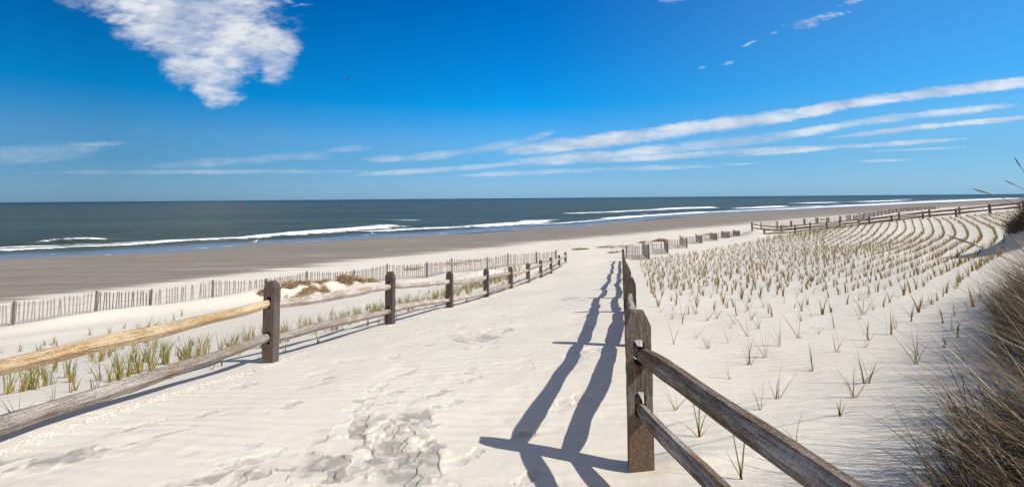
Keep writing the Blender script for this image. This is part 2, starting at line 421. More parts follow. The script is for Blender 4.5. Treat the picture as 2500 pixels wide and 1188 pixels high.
patch(900,1075,.38,.55,.055,-.2,1); patch(1000,1120,.36,.42,.050,.2,2); patch(760,1165,.52,.24,.045,0,3); patch(1005,1025,.26,.30,.045,0,4)
patch(870,1180,.6,.22,.05,0,5); patch(80,1130,.50,.24,.025,.2,6,3); patch(210,1105,.40,.16,.022,.4,7,3); patch(530,1172,.30,.14,.03,.3,8)
patch(1170,825,.42,.5,.022,.2,9,6); patch(1240,808,.2,.4,.018,0,10,6); patch(1400,730,.35,.8,.012,0,13,6)
for i, a in enumerate([(630,1118,.3),(560,1130,.5),(625,1085,.2),(545,1142,.2),(780,935,.1),(960,955,.2),(930,985,.3),(600,940,0),(800,922,.2),(990,910,.1),
    (880,975,.4),(430,1050,.2),(700,990,.1),(1150,925,.3),(1070,960,.2),(1270,1060,.4),(1130,1120,.2),(1290,1165,.3),(1150,905,0),(620,900,.1),(1050,840,.2),(1130,850,.1),(830,880,.1),
    (1190,790,1.2),(1230,770,1.2),(1290,745,1.3),(1330,725,1.2),(1360,705,1.3),(1280,775,1.2),(1200,835,.4),(1100,980,.3),(500,1010,.1),(340,1040,.1),(1385,740,1.3),(1415,720,1.3),(1360,750,1.2)]):
    step(*a, L=.24 + .08 * random.random(), wdt=.10 + .04 * random.random(), dep=.009 + .010 * random.random())
# soft old dents all over the path
inpath = sstep(-.2, .4, nx - (LX(ny) + .3)) * (1 - sstep(-.5, .1, nx - RX(ny)))
dz += inpath * .009 * (sstep(.55, .8, fbm(nx * 2.6, ny * 2.6, 3, 91)) * -1)
dz += .004 * (fbm(nx * 7, ny * 7, 3, 95) - .5)
rs = random.Random(5)
for k in range(45):            # light scuffs trodden all along the path
    yy = 4.2 + 24 * rs.random() ** 1.6; xx = LX(yy) + .5 + (RX(yy) - LX(yy) - .9) * rs.random()
    c, s = math.cos(1.3 + rs.uniform(-.3, .3)), math.sin(1.3)
    a = ((nx - xx) * c + (ny - yy) * s) / .17; b = (-(nx - xx) * s + (ny - yy) * c) / .08
    if yy > 13.5: continue
    q = np.sqrt(a * a + b * b) + 2.2 * (fbm(nx * 9, ny * 14, 3, k) - .42)
    m_ = 1 - sstep(.8, 1.05, q)
    dz -= .008 * m_; dm = np.maximum(dm, .35 * m_ * rs.random())
dm = dm * (.45 + .75 * sstep(.35, .6, fbm(nx * 16, ny * 16, 3, 123)))
GZ[near] += dz; damp[near] = np.clip(dm, 0, 1)
# wet strand
dry_pts = [at_z(x, y, ZC - 4.72)[:2] for x, y in [(-900,830),(-400,770),(0,722),(350,688),(700,645),(1000,612),(1300,584),(1500,567),(1800,540),(2100,515),(2300,502),(2450,493)]]
dry_pts = [(-300,-200)] + dry_pts
dd = poly_dist(GX, GY, dry_pts); wd = poly_dist(GX, GY, WL)
side = np.sign(wd - dd)        # >0 nearer the dry line
q_ = wd / (wd + dd + 1e-6)
wet = 1.0 - .12 * sstep(.3, .7, q_) - .30 * sstep(.72, 1.0, q_)
# landward of the dry line: distance to water exceeds strip width
ang_dry = np.interp(T_, *zip(*sorted((math.atan2(x, y), math.hypot(x, y)) for x, y in dry_pts)))
land = R_ < ang_dry
wet = np.where(land, np.clip(.58 - dd * .20 * 22 / np.maximum(R_, 8), -.6, 1), wet)
wet = np.where(T_ > math.radians(47), -.6, wet)
GV = np.stack([GX.ravel(), GY.ravel(), GZ.ravel()], 1)
me = mesh_np('ground', GV, grid_faces(len(rr), len(th), True), True)
fattr(me, 'wet', wet); fattr(me, 'damp', damp)
ground = tag(link('ground', me, M_SAND), kind='structure')

# ------------------------------------------------------------------ sea
def wl_r(theta):
    a = sorted((math.atan2(x, y), math.hypot(x, y)) for x, y in WL)
    return np.exp(np.interp(theta, [q[0] for q in a], [math.log(q[1]) for q in a]))
st = np.concatenate([np.radians(np.linspace(-132, -50, 50, endpoint=False)), np.radians(np.linspace(-50, 50.5, 1150))])
sr = np.concatenate([np.exp(np.linspace(0, math.log(6), 640, endpoint=False)), np.exp(np.linspace(math.log(6), math.log(400), 120))])
SR, ST = np.meshgrid(sr, st, indexing='ij')
w0 = wl_r(ST) * .955
RR = np.minimum(SR * w0, 42000 + 0 * w0)
RR = np.where(SR >= sr[-1] * .999, 42000, RR)
SX = RR * np.sin(ST); SY = RR * np.cos(ST)
foam = np.zeros_like(SX); SZ = np.zeros_like(SX); trough = np.zeros_like(SX)
wd = poly_dist(SX, SY, WL); wd = np.where(RR < wl_r(ST), -wd, wd)
nrm = np.array([-.62, .78])
def wave(pts, wpx, fo=1., hgt=0., jit=.6):
    """a line of breaking or broken water; wpx = width across the line in metres"""
    global foam, SZ, trough
    W2 = [at_z(x, y, 0)[:2] for x, y in pts]
    sel = RR < 1200
    X = SX[sel]; Y = SY[sel]
    mp_ = np.clip((RR[sel] * np.cos(ST[sel])) ** 2 / 6750.0, .3, 30) * wpx * .5
    X2 = X + jit * (fbm(X * .2, Y * .2, 4, 61) - .5) * mp_; Y2 = Y + jit * (fbm(X * .2, Y * .2, 4, 67) - .5) * mp_
    d = poly_dist(X2, Y2, W2)
    # side: seaward of the line
    tx = np.array([p[0] for p in W2]); ty = np.array([p[1] for p in W2])
    sg = Y2 - np.interp(X2, tx, ty)
    seaw = sg > 0
    mpp = np.clip((RR[sel] * np.cos(ST[sel])) ** 2 / 6750.0, .3, 30)          # metres across for the same apparent breadth
    kk = wpx * mpp * .60; k = np.where(seaw, kk, kk * .55); wm = kk * .5
    f = fo * np.exp(-(d / k) ** 2)
    foam[sel] = np.maximum(foam[sel], f)
    if hgt:
        SZ[sel] += hgt * np.exp(-(d / np.where(seaw, np.minimum(kk, 4) + 1.5, np.minimum(kk, 3) * .5 + .5)) ** 2)
wave([(-300,640),(0,615),(110,610),(280,603),(420,592),(616,583),(700,576),(796,568),(925,559)], 8, .70, .25)
wave([(-300,634),(0,606),(60,604),(180,600),(330,594)], 7, .60, .05)
wave([(80,598),(130,593),(190,591),(250,590)], 3, .43, .25)
wave([(640,578),(796,565),(915,557)], 5, .72, .1)
wave([(-200,640),(100,622),(400,604),(700,588),(900,573)], 1.2, .40, 0)
wave([(908,566),(1048,558.6),(1188,554),(1272,547),(1304,543.5)], 4.5, .66, .12)
wave([(1180,555),(1250,550),(1304,545)], 5, .85, .2)
wave([(1295,549),(1384,544.5),(1496,535),(1580,528),(1720,518.8),(1832,513.5),(1944,508.8),(2063,503.2),(2164,498),(2332,490.4),(2486,483.4)], 2.04, .66, .05)
wave([(1480,534),(1580,527),(1720,518)], 1.92, .8, .1)
wave([(1290,544),(1330,541),(1345,540)], 2.40, .8, .25)
wave([(1400,521.5),(1496,518),(1552,514.6),(1640,510.6),(1735,507)], 1.92, .68, .2)
wave([(1640,510),(1722,507.4)], 1.80, .95, .3)
wave([(1520,529),(1545,526.8)], 1.20, .6); wave([(1570,523),(1580,522.4)], 0.90, .6)
wave([(925,540.5),(965,539),(1008,538.6)], 2.10, .62, .1)
wave([(835,551),(870,550)], 1.50, .42)
wave([(1804,509),(1812,508.6)], 0.96, .8, .1); wave([(1830,508),(1887,505.4),(1903,504.2)], 1.56, .95, .3)
wave([(1965,496),(2030,494)], 1.08, .8, .3); wave([(1935,505.5),(1985,503.8),(2063,501.2),(2110,500)], 0.90, .62, .2)
wave([(2105,492.5),(2150,491),(2188,489.3)], 0.90, .85, .3); wave([(2198,487.2),(2210,487)], 0.84, .8, .3)
wave([(2332,487.3),(2400,485.3)], 0.60, .45)
for pts, w, tr, h in [([(180,567.5),(300,565)],2.2,.7,.25),([(400,571),(480,568),(575,563.5)],2.2,.8,.3),([(40,595),(140,590),(240,588)],1.6,.8,.35),([(630,580.5),(690,579)],.8,1,0.1),
                   ([(600,549),(800,544),(930,541)],3,.6,.3),([(935,557),(1000,553),(1120,543)],2.5,.7,.3),([(1300,530),(1500,524)],3,.5,.2),([(500,530),(720,524),(1000,519)],6,.4,.4),([(1100,552),(1240,545)],2,.6,.2),([(100,548),(330,541)],3,.35,.25)]:
    W2 = [at_z(x, y, 0)[:2] for x, y in pts]; sel = RR < 600
    d = poly_dist(SX[sel], SY[sel], W2); trough[sel] = np.maximum(trough[sel], tr * np.exp(-(d / w) ** 2)); SZ[sel] += h * np.exp(-(d / (w * 1.6)) ** 2)
fade = np.clip(60 / (RR + 1), 0, 1)
SZ += .10 * (fbm((SX * .75 + SY * .6) * .05, (SX * .6 - SY * .75) * .25, 4, 21) - .5) * sstep(0, 25, wd)
edge_n = fbm(SX * .12, SY * .12, 3, 33) - .5
shallow = 1 - sstep(1.5, 9, wd + edge_n * 5)
foam = np.maximum(foam, .50 * np.exp(-((wd + .3 + edge_n * 1.5) / .28) ** 2))
SZ = SZ * sstep(-.5, 3, wd)
SZ += .03
sea_r = RR
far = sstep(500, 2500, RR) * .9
SV = np.stack([SX.ravel(), SY.ravel(), SZ.ravel()], 1)
me = mesh_np('sea', SV, grid_faces(len(sr), len(st)), True)
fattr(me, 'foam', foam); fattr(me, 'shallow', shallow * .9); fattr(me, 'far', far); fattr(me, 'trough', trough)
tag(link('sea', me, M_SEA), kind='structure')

# ------------------------------------------------------------------ split rail fences
def post_mesh(w, dpt, H, slots, seed, bury=.35):
    """w across the fence line (local y), dpt along it (local x), grain along local z turned to x in the material by axis swap"""
    r = random.Random(seed)
    a = w * .22
    ys = [-w/2, -a, -a*.45, a*.45, a, w/2]
    sl = sorted(slots)
    zs = [-bury, 0.0]
    for z0, z1 in sl: zs += [z0, z0 + .035, z1 - .035, z1]
    zs = sorted(set(zs + [sl[0][0] * .5, (sl[0][1] + sl[1][0]) / 2]))
    zs += [H - .075, H]
    def sol(i, j):             # cell i across, j up
        zm = (zs[j] + zs[j+1]) / 2
        return not (1 <= i <= 3 and any(z0 < zm < z1 for z0, z1 in sl))
    nz = len(zs); ny_ = len(ys)
    V = []; idx = {}
    jit = [(r.uniform(-.003, .003), r.uniform(-.003, .003)) for _ in zs]
    lean = r.uniform(-.01, .01)
    for k, xs in ((0, -dpt/2), (1, dpt/2)):
        for j, z in enumerate(zs):
            for i, y in enumerate(ys):
                yy = y; zz = z; xx = xs
                for z0, z1 in sl:
                    if abs(z - z1) < 1e-6 and i in (1, 4): zz -= .022
                    if abs(z - z0) < 1e-6 and i in (1, 4): zz += .018
                if j == nz - 1: yy *= .56; xx *= .80; zz += r.uniform(-.003,.003)
                if j == nz - 2 : xx *= .97
                idx[k, j, i] = len(V); V.append((xx + jit[j][0] + lean * z, yy + jit[j][1], zz))
    Fc = []
    for j in range(nz - 1):
        for i in range(ny_ - 1):
            if not sol(i, j): continue
            Fc.append((idx[0,j,i], idx[0,j+1,i], idx[0,j+1,i+1], idx[0,j,i+1]))
            Fc.append((idx[1,j,i], idx[1,j,i+1], idx[1,j+1,i+1], idx[1,j+1,i]))
            if i == 0 or not sol(i-1, j): Fc.append((idx[0,j,i], idx[1,j,i], idx[1,j+1,i], idx[0,j+1,i]))
            if i == ny_ - 2 or not sol(i+1, j): Fc.append((idx[0,j,i+1], idx[0,j+1,i+1], idx[1,j+1,i+1], idx[1,j,i+1]))
            if j == nz - 2 or not sol(i, j+1): Fc.append((idx[0,j+1,i], idx[1,j+1,i], idx[1,j+1,i+1], idx[0,j+1,i+1]))
            if j == 0 or not sol(i, j-1): Fc.append((idx[0,j,i], idx[0,j,i+1], idx[1,j,i+1], idx[1,j,i]))
    # swap axes so grain direction is local x; the object is rotated back upright
    V = [(z, y, -x) for x, y, z in V]
    return mesh_np('post', V, Fc)
def post_obj(parent, origin, X, Y, H, ang, slots, mat, seed, w=.145, dpt=.12):
    o = link('post', post_mesh(w, dpt, H, slots, seed), mat, parent)
    z = hz(X, Y)
    o.location = (X - origin[0], Y - origin[1], z - origin[2])
    o.rotation_euler = (Matrix.Rotation(ang, 3, 'Z') @ Matrix.Rotation(-math.pi/2, 3, 'Y')).to_euler()
    return o
def rail_obj(parent, origin, p0, p1, mat, seed, h=.125, w=.095, sag=0.0, ns=40, kind=0):
    r = random.Random(seed)
    p0 = Vector(p0); p1 = Vector(p1); d = p1 - p0; L = d.length
    prof = [(-.5,-.04),(-.16,.50),(.20,.48),(.5,.16),(.5,-.18),(.12,-.50),(-.18,-.50)] if kind else [(-.5,-.08),(-.10,.50),(.22,.50),(.5,.06),(.20,-.50),(-.16,-.48)]
    prof = [(y * r.uniform(.92, 1.08), z * r.uniform(.92, 1.08)) for y, z in prof]
    K = len(prof); V = []
    ph = [r.uniform(0, 6.28) for _ in range(6)]
    knots = [(r.uniform(.12, .9), r.uniform(.02, .05), r.randrange(K)) for _ in range(4)]
    for i in range(ns + 1):
        t = i / ns; x = t * L
        e = min(t, 1 - t) * L
        k = min(1, .60 + .40 * min(1, e / .30) ** .8)
        kz = min(1, .62 + .38 * min(1, e / .30) ** .8)
        sw = 1 + .07 * math.sin(5.1 * t + ph[0]) + .045 * math.sin(13 * t + ph[1])
        oy = .010 * math.sin(4 * t + ph[2]) * L / 3 + .006 * math.sin(15 * t + ph[3]); oz = .012 * math.sin(4.5 * t + ph[4]) * L / 3 - sag * 4 * t * (1 - t) + .004 * math.sin(19 * t + ph[5])
        for j, (y, z) in enumerate(prof):
            q = 1 + r.uniform(-.014, .014)
            for kt, ka, kj in knots:
                if abs(kj - j) <= 1: q += ka * 2.2 * math.exp(-((t - kt) * L / .06) ** 2)
            V.append((x, y * w * k * sw * q + oy, z * h * kz * sw * q + oz))
    Fq = []; 
    for i in range(ns):
        for j in range(K):
            Fq.append((i*K+j, i*K+(j+1)%K, (i+1)*K+(j+1)%K, (i+1)*K+j))
    c0 = len(V); V.append((-.004, 0, 0)); c1 = len(V); V.append((L + .004, 0, 0))
    for j in range(0, K):
        j2 = (j+1) % K
        Fq.append((c0, j2, j, j)); Fq.append((c1, ns*K+j, ns*K+j2, ns*K+j2))
    bm_faces = [tuple(dict.fromkeys(f)) for f in Fq]
    me = bpy.data.meshes.new('rail'); me.from_pydata(V, [], bm_faces); me.update()
    o = link('rail', me, mat, parent)
    o.location = p0 - Vector(origin)
    o.rotation_euler = d.to_track_quat('X', 'Z').to_euler()
    return o
def rail_fence(label, cat, pts, Hs, pmat, rmat, offs=(.24,.655), seed=0, w=.145, rh=.118, group=None, special=None, ends=(0, 0), pw=None):
    X0, Y0 = pts[0]; origin = (X0, Y0, hz(X0, Y0))
    root = thing('split_rail_fence', origin, label, cat, group)
    N = len(pts); tops = []
    for i, (X, Y) in enumerate(pts):
        a = pts[max(0, i-1)]; b = pts[min(N-1, i+1)]
        if special and ('ang', i) in special: ang = special['ang', i]
        else: ang = math.atan2(b[1] - a[1], b[0] - a[0])
        H = Hs[i]; tops.append(hz(X, Y) + H)
        of = special.get(('off', i), offs) if special else offs
        slots = [(H - o - .075, H - o + .075) for o in of]
        mt = special.get(('post', i), pmat) if special else pmat
        p = post_obj(root, origin, X, Y, H, ang + random.uniform(-.05, .05), slots, mt, seed + i, w=w)
        if special and ('postlabel', i) in special: p['label'] = special['postlabel', i]
    for i in range(N - 1):
        for k in range(len(offs)):
            o0 = (special or {}).get(('off', i), offs)[k]; o1 = (special or {}).get(('off', i+1), offs)[k]
            x0, y0 = pts[i]; x1, y1 = pts[i+1]
            L = math.hypot(x1 - x0, y1 - y0); ux, uy = (x1-x0)/L, (y1-y0)/L
            e0 = -.02; e1 = .03
            s = .010 * (1 if i % 2 else -1)
            P0 = (x0 + ux*e0 - uy*s, y0 + uy*e0 + ux*s, tops[i] - o0 - .028 + (.022 if i % 2 else 0))
            P1 = (x1 + ux*e1 - uy*s, y1 + uy*e1 + ux*s, tops[i+1] - o1 - .028 + (.022 if i % 2 else 0))
            mt = special.get(('rail', i, k), rmat) if special else rmat
            r = rail_obj(root, origin, P0, P1, mt, seed * 31 + i * 7 + k, kind=1 if mt is M_BRAIL else 0, h=rh * random.uniform(.9, 1.08), w=.095 * random.uniform(.9, 1.1))
            if special and ('raillabel', i, k) in special: r['label'] = special['raillabel', i, k]
    return root
# left side of the path
LY = [LP[0][0] - 3.04] + [y for y, d in LP]
lp = [(LX(LY[0] - 3.04), LY[0] - 3.04)] + [(LX(y), y) for y in LY]
lH = [.74, .77, .95, .92, .84, .83, .76, .79, .82, .85, .74, .70]
rail_fence('split rail fence along the left side of the path, with one fresh yellow rail', 'fence', lp, lH, M_POST, M_RAIL, (.245,.655), 3,
           special={('off',1): (.245,.63), ('off',0): (.245,.63), ('rail',1,0): M_NEW, ('raillabel',1,0): 'fresh pale yellow top rail in front of the nearest grass'})
# right side of the path, turning towards the camera at the near post
rp = [(1.195, .15)] + [(RX(y), y) for y, d in RP]
rH = [.80, .905, .80, .79, .80, .80, .80, .80, .80, .80, .80, .80]
rail_fence('split rail fence on the right side of the path, with a big brown near post', 'fence', rp, rH, M_POST, M_RAIL, (.25,.60), 40, w=.145,
           special={('post',1): M_NEARPOST, ('ang',1): math.atan2(1,.18), ('postlabel',1): 'big near brown post with two slotted rails', ('off',1): (.228,.528), ('off',0): (.25,.74),
                    ('rail',0,0): M_BRAIL, ('rail',0,1): M_BRAIL, ('raillabel',0,0): 'brown top rail running towards the bottom edge'})
# second path far right
fa = [at_Y(*q)[:2] for q in FA]; fb = [at_Y(*q)[:2] for q in FB]
rail_fence('distant dark split rail fence directly above the planted grass field, nearer of the two', 'fence', fa, [.55,.72,.60,.60,.62,.72,.78,.88,.88], M_POST, M_POST, (.16,.48), 80, w=.17, rh=.11)
rail_fence('distant split rail fence on the seaward side of the far path, farther of the two', 'fence', fb, [.90,.62,.85,.82,.82,.82,.82,.80,.80,.8], M_POST, M_POST, (.20,.55), 120, w=.16, rh=.11)

# ------------------------------------------------------------------ sand fences (slats wired between posts)
def slat_panel(parent, origin, p0, p1, H0, H1, seed, gap=.105, tilt=.0):
    r = random.Random(seed)
    x0, y0 = p0; x1, y1 = p1; L = math.hypot(x1-x0, y1-y0); ux, uy = (x1-x0)/L, (y1-y0)/L
    ns = max(4, int(L / gap)); V = []; Fq = []
    ts = [(i + .5) / ns for i in range(ns)]
    gz = height([x0 + ux*L*t for t in ts], [y0 + uy*L*t for t in ts])
    zt0 = hz(x0, y0) + H0; zt1 = hz(x1, y1) + H1
    def bar(c, hw, ht, z0, z1, ln):
        b = len(V)
        for z, l in ((z0, 0), (z1, ln)):
            for sx, sy in ((-hw,-ht),(hw,-ht),(hw,ht),(-hw,ht)):
                V.append((z, c + sx + l, sy))
        for q in ((0,1,2,3),(7,6,5,4),(0,4,5,1),(1,5,6,2),(2,6,7,3),(3,7,4,0)): Fq.append(tuple(b + k for k in q))
    o0 = Vector((x0, y0, hz(x0, y0)))
    for i, t in enumerate(ts):
        if r.random() < .04: continue
        sag = .05 * math.sin(math.pi * t)
        top = zt0 + (zt1 - zt0) * t - sag + r.uniform(-.03, .02)
        bar(L * t + r.uniform(-.01, .01), .019, .006, gz[i] - .12 - o0.z, top - o0.z - (.12 if r.random() < .05 else 0), r.gauss(0, .028) + tilt)
    me = mesh_np('slat_panel', V, Fq)
    o = link('slat_panel', me, M_SLAT, parent); o.location = o0 - Vector(origin)
    ang = math.atan2(uy, ux)
    # local x is up (grain), local y runs along the fence
    Mx = Matrix(((0, ux, -uy), (0, uy, ux), (1, 0, 0)))
    o.rotation_euler = Mx.to_euler()
    # binding wires
    V = []; Fq = []; nn = 10
    for f in (.18, .52, .86):
        b0 = len(V)
        for i in range(nn + 1):
            t = i / nn; g = gz[min(ns-1, int(t * ns))] - o0.z
            z = g + ((zt0 + (zt1 - zt0) * t - .05 * math.sin(math.pi * t)) - o0.z - g) * f
            for a in range(4):
                V.append((z + .004 * math.cos(a * 1.571), L * t, .009 + .004 * math.sin(a * 1.571)))
        for i in range(nn):
            for a in range(4):
                Fq.append((b0+i*4+a, b0+i*4+(a+1)%4, b0+(i+1)*4+(a+1)%4, b0+(i+1)*4+a))
    wme = mesh_np('wire', V, Fq)
    link('wire', wme, M_WIRE, o)
    return o
M_WIRE = plain('rusty_wire', (.16,.12,.10))
def round_post(parent, origin, X, Y, H, seed, rad=.045):
    r = random.Random(seed); K = 9; V = []; Fq = []
    lv = [(-.4, 1), (0, 1), (H*.5, .97), (H-.015, .94), (H, .82)]
    for z, k in lv:
        for a in range(K):
            an = a * 2 * math.pi / K
            V.append((z, rad*k*math.cos(an)*(1+.06*math.sin(3*an+seed)), rad*k*math.sin(an)))
    for i in range(len(lv)-1):
        for a in range(K): Fq.append((i*K+a, (i+1)*K+a, (i+1)*K+(a+1)%K, i*K+(a+1)%K))
    me = bpy.data.meshes.new('post'); me.from_pydata(V, [], Fq + [tuple((len(lv)-1)*K + a for a in range(K))[::-1]]); me.update()
    o = link('post', me, M_SPOST, parent); o.location = (X-origin[0], Y-origin[1], hz(X, Y)-origin[2])
    o.rotation_euler = (Matrix.Rotation(r.uniform(0, 6), 3, 'Z') @ Matrix.Rotation(-math.pi/2 + r.uniform(-.03,.03), 3, 'Y')).to_euler()
def sand_fence(label, pts, Hs, seed, gap=.105, rad=.045, extra=.05):
    X0, Y0 = pts[0]; origin = (X0, Y0, hz(X0, Y0))
    root = thing('sand_fence', origin, label, 'sand fence')
    for i, (X, Y) in enumerate(pts): round_post(root, origin, X, Y, Hs[i] + extra * random.uniform(.2, 1.3), seed + i, rad * random.uniform(.85, 1.15))
    for i in range(len(pts)-1): slat_panel(root, origin, pts[i], pts[i+1], Hs[i], Hs[i+1], seed * 13 + i, gap)
    return root
pts = [(p[0], p[1]) for p in SFLp]
Hs = [max(.55, min(.95, p[2] - hz(p[0], p[1]))) for p in SFLp]
sand_fence('long zigzag slatted sand fence across the dune foot behind the left rail fence', pts, Hs, 200, .108)
pts = []
for x, Y, H in SFR:
    d = ray(x, 600); pts.append((d.x * Y, Y))
sand_fence('zigzag slatted sand fence starting where the right path fence ends', pts, [q[2] for q in SFR], 300, .10)
# far zigzag fence
sx = [p[0] for p in SFF]; sy = [p[1] for p in SFF]
cum = [0]
for i in range(1, len(SFF)): cum.append(cum[-1] + math.hypot(sx[i]-sx[i-1], sy[i]-sy[i-1]))
pts = []; s = 0; k = 0
while s < cum[-1]:
    x = float(np.interp(s, cum, sx)); y = float(np.interp(s, cum, sy))
    q = .95 if k % 2 else -.95
    pts.append((x + .78 * 0 - .62 * q * 1.0 + (0.9 if k % 2 else 0), y + .78 * q)); s += 2.35; k += 1
sand_fence('far zigzag slatted sand fence running down the beach beyond the far path', pts, [.85 + .05 * math.sin(i) for i in range(len(pts))], 400, .14, .06)

# ------------------------------------------------------------------ blades, plants
def srgb(r, g, b): return tuple(((v/255+.055)/1.055)**2.4 if v > 10 else v/3294 for v in (r, g, b))
class Blades:
    def __init__(s): s.V = []; s.F = []; s.C = []
    def blade(s, base, L, az, lean, bend, w, c0, c1, seg=4, tw=None, taper=.08):
        """lean: angle from vertical at the foot; bend: added lean towards the tip"""
        x, y, z = base; n0 = len(s.V)
        dx, dy = math.cos(az), math.sin(az)
        tw = random.uniform(0, math.pi) if tw is None else tw
        wx, wy = math.cos(tw), math.sin(tw)
        for i in range(seg + 1):
            t = i / seg
            k = w * (1 - t ** 1.6) + w * taper
            s.V.append((x - wx*k/2, y - wy*k/2, z)); s.V.append((x + wx*k/2, y + wy*k/2, z))
            c = tuple(c0[j] + (c1[j] - c0[j]) * min(1, t * 1.4) for j in range(3)) + (1,)
            s.C += [c, c]
            a = lean + bend * (t + .5/seg)
            st_ = L / seg
            x += dx * math.sin(a) * st_; y += dy * math.sin(a) * st_; z += math.cos(a) * st_
        for i in range(seg): s.F.append((n0+2*i, n0+2*i+1, n0+2*i+3, n0+2*i+2))
    def mesh(s, name):
        me = mesh_np(name, s.V, s.F)
        ca = me.color_attributes.new('Col', 'FLOAT_COLOR', 'POINT')
        ca.data.foreach_set('color', np.asarray(s.C, np.float32).ravel())
        return me
GREEN = [(.15,.20,.045),(.19,.245,.055),(.10,.14,.035),(.27,.31,.09)]
TAN = [(.42,.22,.085),(.48,.29,.12),(.33,.16,.065),(.50,.36,.17)]
def jc(c, v=.2):
    k = random.uniform(1 - v, 1 + v); return tuple(x * k for x in c)
def plant(B, base, size, n, style):
    """style: 'open' few long green blades; 'stub' mostly tan stems; 'lush' dense green tuft with yellow foot"""
    x, y, z = base
    for i in range(n):
        az = random.uniform(0, 2*math.pi)
        o = .018 if style != 'lush' else .03
        bx = x + random.uniform(-o, o); by = y + random.uniform(-o, o)
        if style == 'open':
            L = size * random.uniform(.55, 1.1); lean = random.uniform(.0, .55); g = jc(random.choice(GREEN))
            B.blade((bx, by, z-.02), L, az, lean, random.uniform(0, .7), random.uniform(.005,.009), jc(random.choice(TAN)) if random.random() < .6 else g, g)
        elif style == 'stub':
            L = size * random.uniform(.45, 1.1); g = jc(random.choice(GREEN)) if random.random() < .55 else jc(random.choice(TAN))
            B.blade((bx, by, z-.02), L, az, random.uniform(0,.28), random.uniform(0,.35), random.uniform(.011,.019), jc(random.choice(TAN)), g, 3)
        else:
            L = size * random.uniform(.6, 1.25); g = jc(random.choice(GREEN)) if random.random() < .72 else jc(random.choice(TAN))
            B.blade((bx, by, z-.02), L, az, random.uniform(0,.30), random.uniform(.05,.6), random.uniform(.008,.013), (.42,.33,.10), g, 3)
    if style == 'open' and random.random() < .6:          # dry sheath at the foot
        for i in range(3): B.blade((x, y, z-.02), size*random.uniform(.1,.28), random.uniform(0,6.28), random.uniform(.1,.7), .3, .012, (.45,.28,.12), (.52,.38,.2), 2)

# prototype plants (for the individual copies)
protos = {'open': [], 'stub': [], 'lush': []}
for st_, cnt in (('open', 14), ('stub', 10), ('lush', 8)):
    for i in range(cnt):
        B = Blades()
        plant(B, (0,0,0), {'open': .30, 'stub': .27, 'lush': .33}[st_], {'open': random.randint(3,7), 'stub': random.randint(4,8), 'lush': random.randint(11,17)}[st_], st_)
        me = B.mesh('beach_grass_plant'); me.materials.append(M_BLADE); protos[st_].append(me)
cand = []                      # (apparent size, x, y, style, scale, side)
# right field: rows parallel to the shore that bend inland at the far end
def in_field(X, Y):
    if X < RX(Y) + .35 + .02 * Y and Y < 34: return False
    if Y >= 32 and X < 7.2 + (Y - 32) * 1.15: return False
    e = X - (.93 if Y < 9 else min(.985, .93 + .008 * (Y - 9))) * Y
    if e > -.25 + .1*math.sin(Y): return False
    yf = np.interp(X, [p[0] for p in fa], [p[1] for p in fa]) if X > fa[0][0] else fa[0][1] - (fa[0][0] - X) * .25 + 0
    if Y > yf - .5: return False
    return Y > 2.3
uvx, uvy = .74, .67
for row in range(-70, 90):
    v = row * .57
    s_ = -4.0 + random.uniform(0, .3)
    while s_ < 72:
        sp = .50 if math.hypot(s_, v) < 15 else (.34 if math.hypot(s_, v) < 26 else .28)
        bend = max(0, s_ - 20)
        x = uvx * s_ + uvy * v; y = uvy * s_ - uvx * v
        x -= 0.0028 * bend ** 2 * .67; y += .0028 * bend ** 2 * .74
        jx = .12 if math.hypot(x, y) < 9 else (.03 + .16 * float(1 - sstep(.50, .72, np.float64(x / max(y, 1)))))
        X = x + random.uniform(-jx, jx) + .05*math.sin(s_*.4+row); Y = y + random.uniform(-jx, jx)
        s_ += sp * random.uniform(.85, 1.15)
        if not in_field(X, Y) or abs(X) > Y * 1.12: continue
        r = math.hypot(X, Y)
        if random.random() < (.06 if r > 8 else .22): continue
        yf = float(np.interp(X, [p[0] for p in fa], [p[1] for p in fa]))
        e = .93 * Y - X
        openp = 1 - min(1, max(0, (r - 6) / 9))
        style = 'open' if random.random() < openp * .92 + .05 else 'stub'
        scl = random.uniform(.7, 1.25) * (1.0 if style == 'open' else 1.0)
        if yf - Y < 11 - .38 * max(0, X - 10) and X < 33: scl *= 1.35; style = 'lush' if random.random() < .85 else 'stub'
        if r > 12: scl *= 1.06
        cand.append((scl / r, X, Y, style, scl, 'R'))
for x, y, sc_, st_ in [(1708,1066,1.35,'open'),(1812,1170,1.45,'open'),(1995,1066,1.5,'open'),(2050,1016,.7,'stub'),(1650,1000,.9,'open'),(1896,972,1.0,'open'),(1985,905,1.1,'open'),(2087,970,.9,'open'),(2115,935,1.3,'open'),(1780,925,.8,'open'),(1945,1080,.8,'open'),(1700,745,1.0,'open'),(1630,930,.8,'open')]:
    p = at_ground(x, y)
    cand = [c for c in cand if math.hypot(c[1]-p[0], c[2]-p[1]) > .28]
    cand.append((sc_ / math.hypot(p[0], p[1]) + .05, p[0], p[1], st_, sc_, 'R'))
